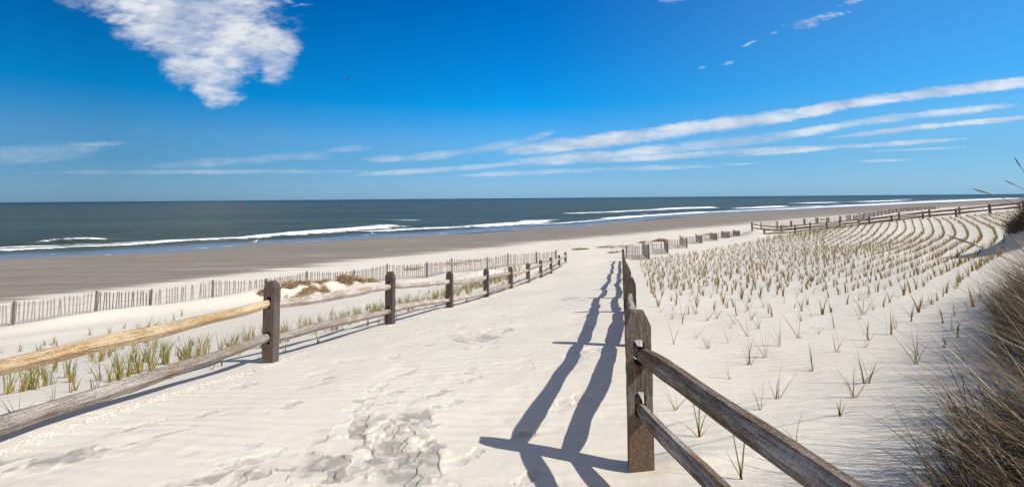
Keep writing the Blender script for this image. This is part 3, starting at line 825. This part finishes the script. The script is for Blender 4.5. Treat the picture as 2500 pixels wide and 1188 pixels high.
# left strip behind the fence: sparse near, a lush row, then sparse towards the dune
def lfoot(Y): return LX(Y)
for k in range(420):           # lush double row parallel to the fence
    Y = 5.2 + k * .075; off = random.choice([1.35, 1.7, 2.05]) + random.uniform(-.12, .12)
    if random.random() < .18 or Y > 31: continue
    X = LX(Y) - off * (1 + .012 * (Y - 5))
    scl = random.uniform(.75, 1.1)
    cand.append((scl / math.hypot(X, Y), X, Y, 'lush', scl, 'L'))
for k in range(230):
    Y = 3.6 + 27 * random.random() ** 1.3; off = random.uniform(.25, 1.25) if random.random() < .42 else random.uniform(2.2, 4.6)
    X = LX(Y) - off
    if X < -1.15 * Y: continue
    scl = random.uniform(.6, 1.0)
    cand.append((scl / math.hypot(X, Y), X, Y, 'open' if random.random() < .6 else 'stub', scl, 'L'))
for k in range(95):            # loose tufts at the far left
    X = -random.uniform(5.0, 12.5); Y = -X * random.uniform(.98, 1.5) + random.uniform(0, 1)
    scl = random.uniform(.7, 1.05)
    cand.append((scl / math.hypot(X, Y), X, Y, random.choice(['open','stub','lush']), scl, 'L'))
for x, y in [(172,958),(355,905),(868,592+60),(215,905),(1010,0)][:2]:
    p = at_ground(x, y); cand.append((1, p[0], p[1], 'open', 1.05, 'L'))
cand.sort(reverse=True)
cap = {'R': 185, 'L': 110}; cnt = {'R': 0, 'L': 0}
B = Blades()
allz = height([c[1] for c in cand], [c[2] for c in cand])
LBL = {'R': ('sprig of beach grass planted in rows on the sand field right of the path', 'beach grass planted in the field right of the path'),
       'L': ('tuft of beach grass in the sandy strip behind the left path fence', 'beach grass behind the left path fence')}
special_lbl = {(1708,1066): 'tall green grass sprig just right of the big near fence post, behind its top rail', (1995,1066): 'tall two-bladed grass sprig standing right of the near top rail in ripple sand', (1812,1170): 'bare forked grass sprig between the two near rails at the bottom',
               (2050,1016): 'short stubby tan tuft right of the tall two-bladed sprig', (172,958): 'upright grass sprig framed between the two nearest left rails'}
def own(blades):
    Q = Blades()
    for L, az, lean, bend, w, g in blades: Q.blade((random.uniform(-.012,.012), 0, -.02), L, math.radians(az), lean, bend, w, (.42,.27,.10), g, 5, tw=0)
    m_ = Q.mesh('beach_grass_plant'); m_.materials.append(M_BLADE); return m_
OWN = {(1995,1066): own([(.42,180,.34,.05,.010,(.10,.15,.05)),(.30,180,.04,.05,.009,(.14,.19,.06)),(.12,20,.4,.1,.010,(.35,.24,.1))]),
       (1812,1170): own([(.34,180,.18,-.05,.009,(.12,.15,.05)),(.40,5,.16,-.04,.010,(.13,.10,.05)),(.20,180,.5,.0,.007,(.2,.16,.08)),(.11,0,.02,0,.011,(.35,.2,.08))]),
       (2050,1016): own([(.13,180,.15,.1,.012,(.30,.30,.08)),(.15,0,.05,.1,.012,(.42,.28,.10)),(.11,0,.35,.1,.012,(.45,.28,.10)),(.10,90,.2,.1,.012,(.40,.25,.09))]),
       (1708,1066): own([(.34,0,.03,.05,.011,(.11,.18,.05)),(.30,180,.12,.1,.010,(.13,.20,.05)),(.22,0,.25,.2,.010,(.2,.22,.07)),(.32,180,.5,1.2,.007,(.12,.17,.05)),(.12,0,.6,.3,.010,(.4,.26,.1))]),
       (172,958): own([(.34,180,.03,.05,.011,(.14,.20,.05)),(.30,0,.10,.15,.010,(.25,.24,.07)),(.20,0,.22,.2,.010,(.4,.3,.1))])}
spw = [(at_ground(*k), v) for k, v in special_lbl.items()]
for c, z in zip(cand, allz):
    _, X, Y, st_, scl, sd = c
    if cnt[sd] < cap[sd]:
        cnt[sd] += 1
        o = bpy.data.objects.new('beach_grass_plant', random.choice(protos[st_])); col.objects.link(o)
        o.location = (X, Y, float(z)); o.rotation_euler = (0, 0, random.uniform(0, 6.28)); o.scale = (scl,) * 3
        lb, gr = LBL[sd]
        for p, v in spw:
            if math.hypot(p[0]-X, p[1]-Y) < .02:
                lb = v; o.rotation_euler = (0, 0, 0); o.scale = (1, 1, 1)
                o.data = OWN[[k for k, q in special_lbl.items() if q == v][0]]
        tag(o, lb, 'beach grass', gr)
    else:
        r = math.hypot(X, Y)
        nn = {'open': 5, 'stub': 7, 'lush': 11}[st_]
        plant(B, (X, Y, float(z)), {'open': .30, 'stub': .27, 'lush': .33}[st_] * scl, nn, st_)
tag(link('planted_grass', B.mesh('planted_grass'), M_BLADE), 'distant rows of planted beach grass covering the far part of the sand field', 'beach grass', kind='stuff')

# ------------------------------------------------------------------ grassy dune at the right
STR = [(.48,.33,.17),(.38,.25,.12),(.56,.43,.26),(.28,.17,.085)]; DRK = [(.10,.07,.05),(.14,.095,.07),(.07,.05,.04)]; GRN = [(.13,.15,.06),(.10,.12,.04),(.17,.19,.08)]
B = Blades(); n_ = 0
tries = []
while len(tries) < 24000:
    Y = 1.6 + 6.6 * random.random() ** 1.7; d = random.uniform(-.25 if Y < 4 else -.05, 1.8 if Y > 4 else 1.2)
    tries.append((.93 * Y + d * 1.36, Y, d))
TX = np.array([q[0] for q in tries]); TY = np.array([q[1] for q in tries])
dens = fbm(TX * 1.6, TY * 1.6, 2, 44)
TZ = height(TX, TY)
for (X, Y, d), dn, z in zip(tries, dens, TZ):
    if dn < .40 - .10 * min(d, 1): continue
    if d < .12 and random.random() < .5: continue
    low = random.random() < .55
    p = random.random() + (.3 if low else 0)
    c = random.choice(STR) if p < .36 else (random.choice(DRK) if p < .86 else random.choice(GRN))
    az = math.radians(random.gauss(165, 38 if not low else 80)); L = random.uniform(.35, .95) * (.65 if d < .2 else 1) * (.5 if low else 1)
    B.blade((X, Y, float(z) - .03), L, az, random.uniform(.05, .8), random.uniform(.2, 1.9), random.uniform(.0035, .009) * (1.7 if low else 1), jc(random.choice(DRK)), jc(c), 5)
for k in range(320):           # long bleached straws over the dark tangle
    Y = 2.2 + 5.5 * random.random() ** 1.5; d = random.uniform(.0, 1.0); X = .93 * Y + d * 1.36
    B.blade((X, Y, hz(X, Y)), random.uniform(.6, 1.15), math.radians(random.gauss(168, 30)), random.uniform(.5, 1.1), random.uniform(.2, .8), random.uniform(.005, .008), jc((.45,.33,.18)), jc((.66,.55,.38)), 7)
for k in range(7000):
    a = random.uniform(0, 6.283); rd = random.random() ** .5 * 1.5
    X = 17.15 + rd * math.cos(a) * .85; Y = 16 + rd * .9 * math.sin(a)
    tries.append((X, Y, 0))
HZ = height([q[0] for q in tries[-7000:]], [q[1] for q in tries[-7000:]])
for (X, Y, d), z in zip(tries[-7000:], HZ):
    p = random.random(); c = random.choice(STR) if p < .35 else (random.choice(DRK) if p < .85 else random.choice(GRN))
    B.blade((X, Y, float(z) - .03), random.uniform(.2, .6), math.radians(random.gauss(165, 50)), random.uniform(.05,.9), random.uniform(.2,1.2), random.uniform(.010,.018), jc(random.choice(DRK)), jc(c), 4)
tag(link('dune_grass', B.mesh('dune_grass'), M_BLADE), 'dense wind-bent brown and green marram grass on the dune at the right edge', 'dune grass', kind='stuff')
# low matted litter under the grass
# long stalks that reach over the field and the sea
def stalk(x0, y0, Y0, x1, y1, Y1, label, w=.004, head=True, c=(.10,.07,.045)):
    p0 = Vector(at_Y(x0, y0, Y0)); p1 = Vector(at_Y(x1, y1, Y1)); V = []; Fq = []; K = 5; ns = 14
    root = Vector((p0.x, p0.y, p0.z)); d = p1 - p0
    up = Vector((0, 0, 1)); side_ = d.cross(up).normalized(); nr_ = side_.cross(d).normalized()
    for i in range(ns + 1):
        t = i / ns
        c_ = d * t + up * (.02 * d.length * math.sin(math.pi * t))
        k = w * (1 - .7 * t)
        if head and t > .70: k = w * (.6 + .9 * math.sin(math.pi * min(1, (t - .70) / .30))) * (1 if t < .99 else .2)
        for a in range(K):
            an = a * 2 * math.pi / K; V.append(tuple(c_ + side_ * (k * math.cos(an)) + nr_ * (k * math.sin(an))))
    for i in range(ns):
        for a in range(K): Fq.append((i*K+a, i*K+(a+1)%K, (i+1)*K+(a+1)%K, (i+1)*K+a))
    me = mesh_np('grass_stalk', V, Fq, True)
    o = link('grass_stalk', me, M_STALK, None, root); tag(o, label, 'grass stalk', 'seed stalks leaning out of the dune grass')
M_STALK = plain('dry_stalk', (.13,.09,.055))
stalk(2520,520,3.3, 2372,460,2.9, 'thin seed stalk crossing the sea horizon just above the far beach', .003)
stalk(2560,690,3.2, 2308,572,2.6, 'dark thick-headed stalk lying across the upper planted rows', .0035)
stalk(2540,490,3.4, 2452,440,3.1, 'short stalk tip against the sky right of the horizon-crossing stalk', .0025)
stalk(2530,470,3.3, 2476,384,3.2, 'highest stalk, standing up against the sky at the right edge', .0028)
stalk(2520,640,3.2, 2390,500,2.9, 'long thin stalk slanting across the rows beside the far fence post', .0022, False)

# ------------------------------------------------------------------ wrack and straw heaps
def straw_heap(x, y, wpx, dpx, nst, label, hgt=.12, name='straw_heap', dens=1):
    c = at_ground(x, y); Wd = wpx * c[1] / F; Dp = dpx
    V = []; Fq = []; C = []
    hx = []; 
    for i in range(nst):
        a = random.uniform(0, 2*math.pi); rd = random.random() ** .65
        X = c[0] + math.cos(a) * rd * Wd / 2; Y = c[1] + math.sin(a) * rd * Dp / 2
        hx.append((X, Y, rd))
    nx_ = fbm(np.array([q[0] for q in hx]) * 2.2, np.array([q[1] for q in hx]) * 2.2, 3, int(x))
    Z = height([q[0] for q in hx], [q[1] for q in hx])
    for (X, Y, rd), nv, z in zip(hx, nx_, Z):
        if nv < .42 + .2 * rd * dens: continue
        L = random.uniform(.10, .45); az = random.uniform(0, math.pi); el = random.gauss(0, .42); w = random.uniform(.006, .014)
        zz = z + random.random() * hgt * (1 - rd ** 2) + .01
        d = Vector((math.cos(az)*math.cos(el), math.sin(az)*math.cos(el), math.sin(el))) * L/2
        s1 = Vector((-math.sin(az), math.cos(az), 0)) * w/2; s2 = Vector((0, 0, w/2)); P = Vector((X-c[0], Y-c[1], zz-c[2])); b = len(V)
        for e in (-1, 1):
            for q in (s1+s2, s2-s1, -s1-s2, s1-s2): V.append(tuple(P + d*e + q))
        for q in ((0,1,5,4),(1,2,6,5),(2,3,7,6),(3,0,4,7)): Fq.append(tuple(b+k for k in q))
        cc_ = jc(random.choice([(.30,.19,.11),(.42,.30,.18),(.18,.10,.06),(.50,.38,.25),(.24,.13,.08)])) + (1,)
        C += [cc_] * 8
    if not V: return
    me = mesh_np(name, V, Fq); ca = me.color_attributes.new('Col', 'FLOAT_COLOR', 'POINT'); ca.data.foreach_set('color', np.asarray(C, np.float32).ravel())
    o = link(name, me, M_STRAW, None, c); tag(o, label, 'straw', 'heaps of dry straw washed onto the dune')
straw_heap(715,700,170,2.6,3800,'brown straw heap on the dune just right of the nearest left fence post', .14)
straw_heap(838,683,140,2.4,4200,'biggest dark straw heap in front of the sand fence, mid dune', .22)
straw_heap(905,687,60,1.4,1200,'small tight straw heap at the right end of the straw-covered dune', .14)
straw_heap(637,714,46,1.1,1500,'sparse straw patch on the dune just left of the nearest left fence post', .08)
straw_heap(1015,657,70,2,500,'straw caught behind the sand fence near the second left post', .06)
straw_heap(1105,645,90,2.5,700,'straw strip behind the sand fence above the third left post', .06)
straw_heap(1165,637,70,2.5,500,'straw strip behind the sand fence left of the far path end', .06)
straw_heap(1420,609,48,1.6,700,'thin brown wrack patch on the sand beyond the end of the left fence', .06)
straw_heap(1468,604,30,1.2,350,'wrack patch on the sand midway between both fence ends', .05)
straw_heap(1505,616,50,1.6,700,'wrack patch on the sand just left of the last right fence post', .07)
straw_heap(1612,589,44,2.2,1400,'rounded brown wrack heap behind the first panels of the right sand fence', .25)
straw_heap(1571,592,36,2.0,600,'low wrack heap behind the first post of the right sand fence', .10)
straw_heap(1730,573,40,3,500,'wrack patch seen through the middle of the right sand fence', .1)
straw_heap(1515,602,110,4,900,'thin spread of wrack on the beach above the last right fence post', .04)
straw_heap(1930,552,70,4,900,'dry brown wrack line around the first far zigzag panels', .15)
straw_heap(2010,538,60,4,900,'dry brown wrack heap in the gap of the far zigzag sand fence', .35)
straw_heap(1905,567,40,2,500,'wrack on the sand at the near end of the far path', .05)

# shells along the left fence foot
V = []; Fq = []; C = []
SX_, SY_ = [], []
for i in range(6500):
    Y = 2.6 + 22 * random.random() ** 1.6
    off = random.gauss(.13, .05) if random.random() < .85 else random.gauss(.2, .12)
    SX_.append(LX(Y) + off); SY_.append(Y)
Z = height(SX_, SY_); nn = fbm(np.array(SX_) * 3, np.array(SY_) * 1.2, 2, 8)
for X, Y, z, q in zip(SX_, SY_, Z, nn):
    if q < .34: continue
    s = random.uniform(.004, .011) * (1.5 if random.random() < .06 else 1); a = random.uniform(0, 6.28); h = s * random.uniform(.4, .9); b = len(V)
    for k in range(5): V.append((X + s*math.cos(a+k*1.2566)*random.uniform(.7,1.2), Y + s*math.sin(a+k*1.2566)*random.uniform(.7,1.2), z + h*.2*random.random()))
    V.append((X, Y, z + h))
    c_ = random.choice([(.62,.57,.48),(.70,.66,.58),(.66,.62,.54),(.55,.47,.38),(.74,.71,.65),(.58,.54,.46),(.45,.38,.31),(.50,.33,.22)]) + (1,)
    C += [c_] * 6
    for k in range(5): Fq.append((b+k, b+(k+1)%5, b+5))
me = mesh_np('shell_litter', V, Fq); ca = me.color_attributes.new('Col', 'FLOAT_COLOR', 'POINT'); ca.data.foreach_set('color', np.asarray(C, np.float32).ravel())
tag(link('shell_litter', me, M_SHELL), 'strip of crushed shells along the foot of the left path fence', 'shells', kind='stuff')

# ------------------------------------------------------------------ birds, buoys
M_WHITE = plain('white_feather', (.80,.80,.80)); M_GREY = plain('grey_feather', (.30,.32,.35)); M_DARK = plain('dark_feather', (.05,.05,.06)); M_LEG = plain('gull_leg', (.5,.35,.2))
def loft(rings, K=8, mat=None, name='x', parent=None, loc=None):
    """rings: (center vec, radius side, radius up)"""
    V = []; Fq = []
    for (cx, cy, cz), ra, rb in rings:
        for a in range(K):
            an = 2*math.pi*a/K; V.append((cx, cy + ra*math.cos(an), cz + rb*math.sin(an)))
    for i in range(len(rings)-1):
        for a in range(K): Fq.append((i*K+a, i*K+(a+1)%K, (i+1)*K+(a+1)%K, (i+1)*K+a))
    me = mesh_np(name, V, Fq, True); return link(name, me, mat, parent, loc)
def gull(x, y, label, rz, s=1.0, back=M_GREY):
    c = at_ground(x, y)
    root = thing('seagull', c, label, 'bird', 'gulls on the beach'); root.rotation_euler = (0, 0, rz); root.scale = (s,)*3
    loft([((-.30,0,.20),.005,.005),((-.20,0,.21),.03,.02),((-.08,0,.23),.065,.06),((.04,0,.24),.075,.075),((.12,0,.27),.055,.065),((.16,0,.33),.032,.035),((.18,0,.375),.036,.036),((.215,0,.38),.025,.025),((.235,0,.375),.01,.01)], 10, M_WHITE, 'body', root)
    loft([((.23,0,.375),.010,.010),((.27,0,.370),.007,.009),((.29,0,.362),.001,.002)], 6, M_LEG, 'beak', root)
    for sd in (-1, 1):
        loft([((-.34,sd*.02,.215),.004,.004),((-.20,sd*.05,.235),.016,.03),((-.05,sd*.068,.25),.018,.05),((.08,sd*.06,.265),.012,.035),((.11,sd*.05,.27),.002,.004)], 8, back, 'wing', root)
        loft([((0,sd*.03,.19),.006,.006),((.001,sd*.03,.10),.006,.006),((.0,sd*.03,.0),.006,.006)], 5, M_LEG, 'leg', root)
gull(622,597,'white gull standing on wet sand at the water edge, left of the picture', .3, 1.5)
gull(911,577,'gull standing in the shallow water below the end of the breaking wave', 2.8, 1.5)
p = at_Y(846,193,60)
root = thing('seagull', p, 'dark gull gliding in the open blue sky right of the big cloud', 'bird')
loft([((-.30,0,0),.01,.01),((-.1,0,0),.05,.05),((.08,0,.01),.06,.06),((.2,0,.02),.04,.04),((.3,0,.01),.01,.01)], 8, M_DARK, 'body', root)
for sd in (-1, 1):
    V = [(.10,0,.02),(-.08,0,.02),(.14,sd*.30,.14),(-.06,sd*.30,.14),(.02,sd*.72,.02),(-.07,sd*.68,.02),(.09,0,.045),(-.07,0,.04),(.13,sd*.30,.165),(-.05,sd*.30,.16),(.01,sd*.70,.03),(-.06,sd*.66,.03)]
    V = [(a, b, c) for a, b, c in V]
    Fq = [(0,2,3,1),(2,4,5,3),(6,7,9,8),(8,9,11,10),(0,6,8,2),(2,8,10,4),(1,3,9,7),(3,5,11,9),(4,10,11,5)]
    link('wing', mesh_np('wing', V, Fq), M_DARK, root)
root.rotation_euler = (math.radians(15), 0, math.radians(75))
def buoy(x, y, colr, label, s=1):
    c = at_z(x, y, .0)
    root = thing('buoy', (c[0], c[1], .03), label, 'buoy', 'buoys far out on the sea'); root.scale = (s,)*3
    m = plain('buoy_paint', colr)
    K = 10
    def rev(prof, nm):
        V = []; Fq = []
        for r, z in prof:
            for a in range(K): V.append((r*math.cos(2*math.pi*a/K), r*math.sin(2*math.pi*a/K), z))
        for i in range(len(prof)-1):
            for a in range(K): Fq.append((i*K+a, i*K+(a+1)%K, (i+1)*K+(a+1)%K, (i+1)*K+a))
        link(nm, mesh_np(nm, V, Fq, True), m, root)
    rev([(.3,-.3),(.95,-.1),(1.0,.4),(.8,.55),(.05,.6)], 'float'); rev([(.5,.55),(.35,1.4),(.2,2.3),(.02,2.35)], 'tower'); rev([(.02,2.3),(.22,2.4),(.22,2.7),(.02,2.8)], 'lantern')
buoy(587,504.5,(.22,.03,.03),'small red buoy far out on the sea at the left', .8)
buoy(834,501.5,(.03,.05,.04),'small dark buoy far out on the sea, right of the red one', 1.4)

# ------------------------------------------------------------------ light and sky
SUN_EL = math.radians(42); sh = Vector((.894, -.447, 0)).normalized()
sdir = Vector((sh.x * math.cos(SUN_EL), sh.y * math.cos(SUN_EL), math.sin(SUN_EL)))
sd_ = bpy.data.lights.new('sun', 'SUN'); sd_.energy = 5.0; sd_.angle = math.radians(.53); sd_.color = (1, .955, .88)
so = bpy.data.objects.new('sun', sd_); col.objects.link(so); so.rotation_euler = sdir.to_track_quat('Z', 'Y').to_euler(); so.location = (20, -10, 30)
w = bpy.data.worlds.new('World'); sc.world = w; w.use_nodes = True
nt = w.node_tree; nt.nodes.clear(); t = NT(nt)
wo = t.n('ShaderNodeOutputWorld'); bg = t.n('ShaderNodeBackground'); nt.links.new(bg.outputs[0], wo.inputs[0])
sky = t.n('ShaderNodeTexSky', sky_type='NISHITA'); sky.sun_disc = False; sky.sun_elevation = SUN_EL
sky.sun_rotation = math.atan2(sh.x, sh.y); sky.air_density = 1.0; sky.dust_density = .4; sky.ozone_density = 3.0
G = t.n('ShaderNodeTexCoord').outputs['Generated']
sep = t.n('ShaderNodeSeparateXYZ'); nt.links.new(G, sep.inputs[0])
el = sep.outputs[2]
ramp = t.n('ShaderNodeValToRGB'); nt.links.new(el, ramp.inputs[0])
cr = ramp.color_ramp; cr.elements[0].position = 0; cr.elements[0].color = (.31,.575,1.06,1); cr.elements[1].position = .5; cr.elements[1].color = (.0,.33,.78,1)
for p_, c_ in ((.03,(.28,.52,.93)), (.066,(.22,.50,.82)), (.11,(.22,.56,.86)), (.18,(.010,.55,.95)), (.36,(.0,.45,.90))):
    e = cr.elements.new(p_); e.color = (*c_, 1)
skyg = t.vmath('SCALE', ramp.outputs[0]); nt.links.new(t.math('MULTIPLY', t.mr(sep.outputs[0], -.62, 0, .74, 1.43, False), t.mr(sep.outputs[0], 0, .62, 1, 1.12, False)), skyg.inputs['Scale'])
skyc = t.mix(1.0, sky.outputs[0], skyg.outputs[0], 'MULTIPLY')
# paler at the right; whitish sky added behind the viewer to grey shadow fill
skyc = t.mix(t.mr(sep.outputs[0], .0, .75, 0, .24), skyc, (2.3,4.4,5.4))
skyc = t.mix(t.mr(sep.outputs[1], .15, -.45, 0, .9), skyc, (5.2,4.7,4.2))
# clouds: placed on a far picture of the sky by direction (u = x/y, v = z/y)
ysafe = t.math('MAXIMUM', sep.outputs[1], .05)
comb = t.n('ShaderNodeCombineXYZ'); nt.links.new(t.math('DIVIDE', sep.outputs[0], ysafe), comb.inputs[0]); nt.links.new(t.math('DIVIDE', el, ysafe), comb.inputs[1])
UV = comb.outputs[0]
def uvp(x, y):
    d = ray(x, y); return d.x, d.z
def ell(vec, x0, y0, x1, y1, wpx):   # soft ellipse along the segment
    a = uvp(x0, y0); b = uvp(x1, y1); cx = (a[0]+b[0])/2; cy = (a[1]+b[1])/2
    an = math.atan2(b[1]-a[1], b[0]-a[0]); la = math.hypot(b[0]-a[0], b[1]-a[1])/2
    mp = t.mapping(vec, (cx, cy, 0), (0, 0, an), (la, wpx/1250/2, 1), 'TEXTURE')
    ln = t.vmath('LENGTH', mp).outputs['Value']
    return t.math('SUBTRACT', 1, t.math('MULTIPLY', ln, ln))
def union(L):
    o = L[0]
    for q in L[1:]: o = t.math('SMOOTH_MAX', o, q, .15)
    return o
# warp
def warped(scale, amt, sx=1, sy=1, rot=0):
    nz = t.n('ShaderNodeTexNoise'); nt.links.new(t.mapping(UV, rot=(0,0,rot), scale=(sx, sy, 1)), nz.inputs['Vector']); nz.inputs['Scale'].default_value = scale; nz.inputs['Detail'].default_value = 5; nz.inputs['Roughness'].default_value = .6
    v = t.vmath('SUBTRACT', nz.outputs['Color'], (.5,.5,.5)).outputs[0]
    sc2 = t.vmath('SCALE', v); sc2.inputs['Scale'].default_value = amt
    m2 = t.vmath('MULTIPLY', sc2.outputs[0], (1,1,0)).outputs[0]
    return t.vmath('ADD', UV, m2).outputs[0]
VB = warped(9, .055)
blobs = union([ell(VB,100,-60,720,60,180), ell(VB,200,-40,640,150,160), ell(VB,420,100,710,90,200), ell(VB,640,60,700,170,140), ell(VB,380,150,600,190,110), ell(VB,450,195,600,240,75), ell(VB,640,120,705,205,80), ell(VB,250,30,560,120,150), ell(VB,380,-80,700,-10,200)])
PB = t.mapping(UV, rot=(0,0,math.radians(22)), scale=(1,2.4,1))
nb = t.noise(PB, 20, 8, .66, .4); nb2 = t.noise(t.mapping(UV, rot=(0,0,math.radians(14)), scale=(1,3.4,1)), 42, 6, .65)
big = t.math('ADD', blobs, t.math('MULTIPLY', t.math('SUBTRACT', nb, .5), 2.1))
big = t.math('ADD', big, t.math('MULTIPLY', t.math('SUBTRACT', nb2, .5), .6))
thin = t.noise(t.mapping(UV, rot=(0,0,math.radians(28)), scale=(1,3.2,1)), 9, 6, .6)
bigm = t.math('MULTIPLY', t.mr(big, -.15, 1.1), t.mr(thin, .34, .56, .62, 1))
VS = warped(14, .007, 1, 3)
def band(pts, w):
    L = []
    for a, b in zip(pts[:-1], pts[1:]):
        dx, dy = b[0]-a[0], b[1]-a[1]
        L.append(ell(VS, a[0]-.42*dx, a[1]-.42*dy, b[0]+.42*dx, b[1]+.42*dy, w))
    return L
def smax(L, k=.12):
    o = L[0]
    for q in L[1:]: o = t.math('SMOOTH_MAX', o, q, k)
    return o
ns_ = t.noise(t.mapping(UV, rot=(0,0,-math.radians(9)), scale=(1,5.5,1)), 11, 8, .66, .2)
nf_ = t.noise(t.mapping(UV, rot=(0,0,math.radians(6)), scale=(1,2.4,1)), 60, 5, .65)
nz_ = t.math('ADD', t.math('MULTIPLY', t.math('SUBTRACT', ns_, .5), 1.5), t.math('MULTIPLY', t.math('SUBTRACT', nf_, .5), .9))
S1 = smax(band([(1272,366),(1411,350),(1576,331),(1741,304),(1840,294),(1939,279)], 42) + band([(1939,279),(2071,253),(2203,236),(2368,216),(2560,193)], 34) + band([(2104,327),(2302,305),(2487,289)], 17))
S2 = smax(band([(1290,394),(1510,376),(1642,364),(1906,333)], 34) + band([(1906,333),(2104,298),(2236,282),(2434,261)], 25) + band([(1827,378),(2071,358),(2289,343)], 15) + band([(1480,392),(1780,372),(1990,362)], 22))
S3 = smax(band([(909,387),(995,387),(1147,368),(1272,348),(1338,328)], 26) + band([(909,424),(1114,411),(1312,394)], 18) + band([(1167,427),(1378,417),(1688,407)], 17) + band([(1761,401),(1833,399)], 8) + band([(2097,394),(2216,390)], 8) + band([(2163,368),(2335,360)], 8))
opac = t.mr(t.noise(t.mapping(UV, rot=(0,0,-math.radians(8)), scale=(1,7,1)), 5, 6, .6), .36, .58, .58, 1)
def st(x, lo, hi, al): return t.math('MULTIPLY', t.math('MULTIPLY', t.mr(t.math('ADD', x, nz_), lo, hi), opac), al)
strm = t.math('MAXIMUM', t.math('MAXIMUM', st(S1, -.05, .95, .93), st(S2, 0, 1.15, .82)), st(S3, .05, 1.3, .66))
# faint wisps left
F_ = band([(420,402),(600,392),(720,382),(800,380)], 28) + band([(815,366),(890,360)], 20) + band([(180,354),(290,349)], 18) + band([(250,420),(820,418)], 16) + [ell(VS, -150,392,300,358,60)]
fm = t.math('MULTIPLY', t.mr(t.math('ADD', smax(F_), nz_), .0, 1.7), .42)
# wispy puffs upper right
U_ = [ell(VS, *q) for q in [(1900,68,2090,24,24),(1930,74,2010,52,20),(2040,16,2140,-14,18),(1600,4,1680,-4,18),(1870,86,1905,78,9),(1800,118,1860,96,7),(1762,158,1802,146,12),(1700,170,1730,162,9),(700,16,770,8,9),(655,-20,730,14,22)]]
um = t.math('MULTIPLY', t.mr(t.math('ADD', smax(U_), t.math('MULTIPLY', t.math('SUBTRACT', t.noise(t.mapping(UV, rot=(0,0,-math.radians(18)), scale=(1,3,1)), 50, 6, .7), .5), 4.4)), .2, 1.9), .8)
cm = t.math('MAXIMUM', t.math('MAXIMUM', bigm, strm), t.math('MAXIMUM', fm, um))
cm = t.math('MULTIPLY', cm, t.mr(sep.outputs[1], .1, .25))
shade = t.noise(t.mapping(UV, rot=(0,0,math.radians(24)), scale=(1,2.4,1)), 8, 6, .55)
CK = 8.6
cc1 = t.mix(t.mr(shade, .35, .62), (.50*CK,.58*CK,.73*CK), (.86*CK,.88*CK,.90*CK))
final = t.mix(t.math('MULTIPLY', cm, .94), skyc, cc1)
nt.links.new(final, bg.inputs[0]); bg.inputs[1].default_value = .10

sc.view_settings.view_transform = 'Standard'; sc.view_settings.look = 'None'; sc.view_settings.exposure = .2; sc.view_settings.gamma = 1
try: sc.view_settings.use_curve_mapping = False
except Exception: pass
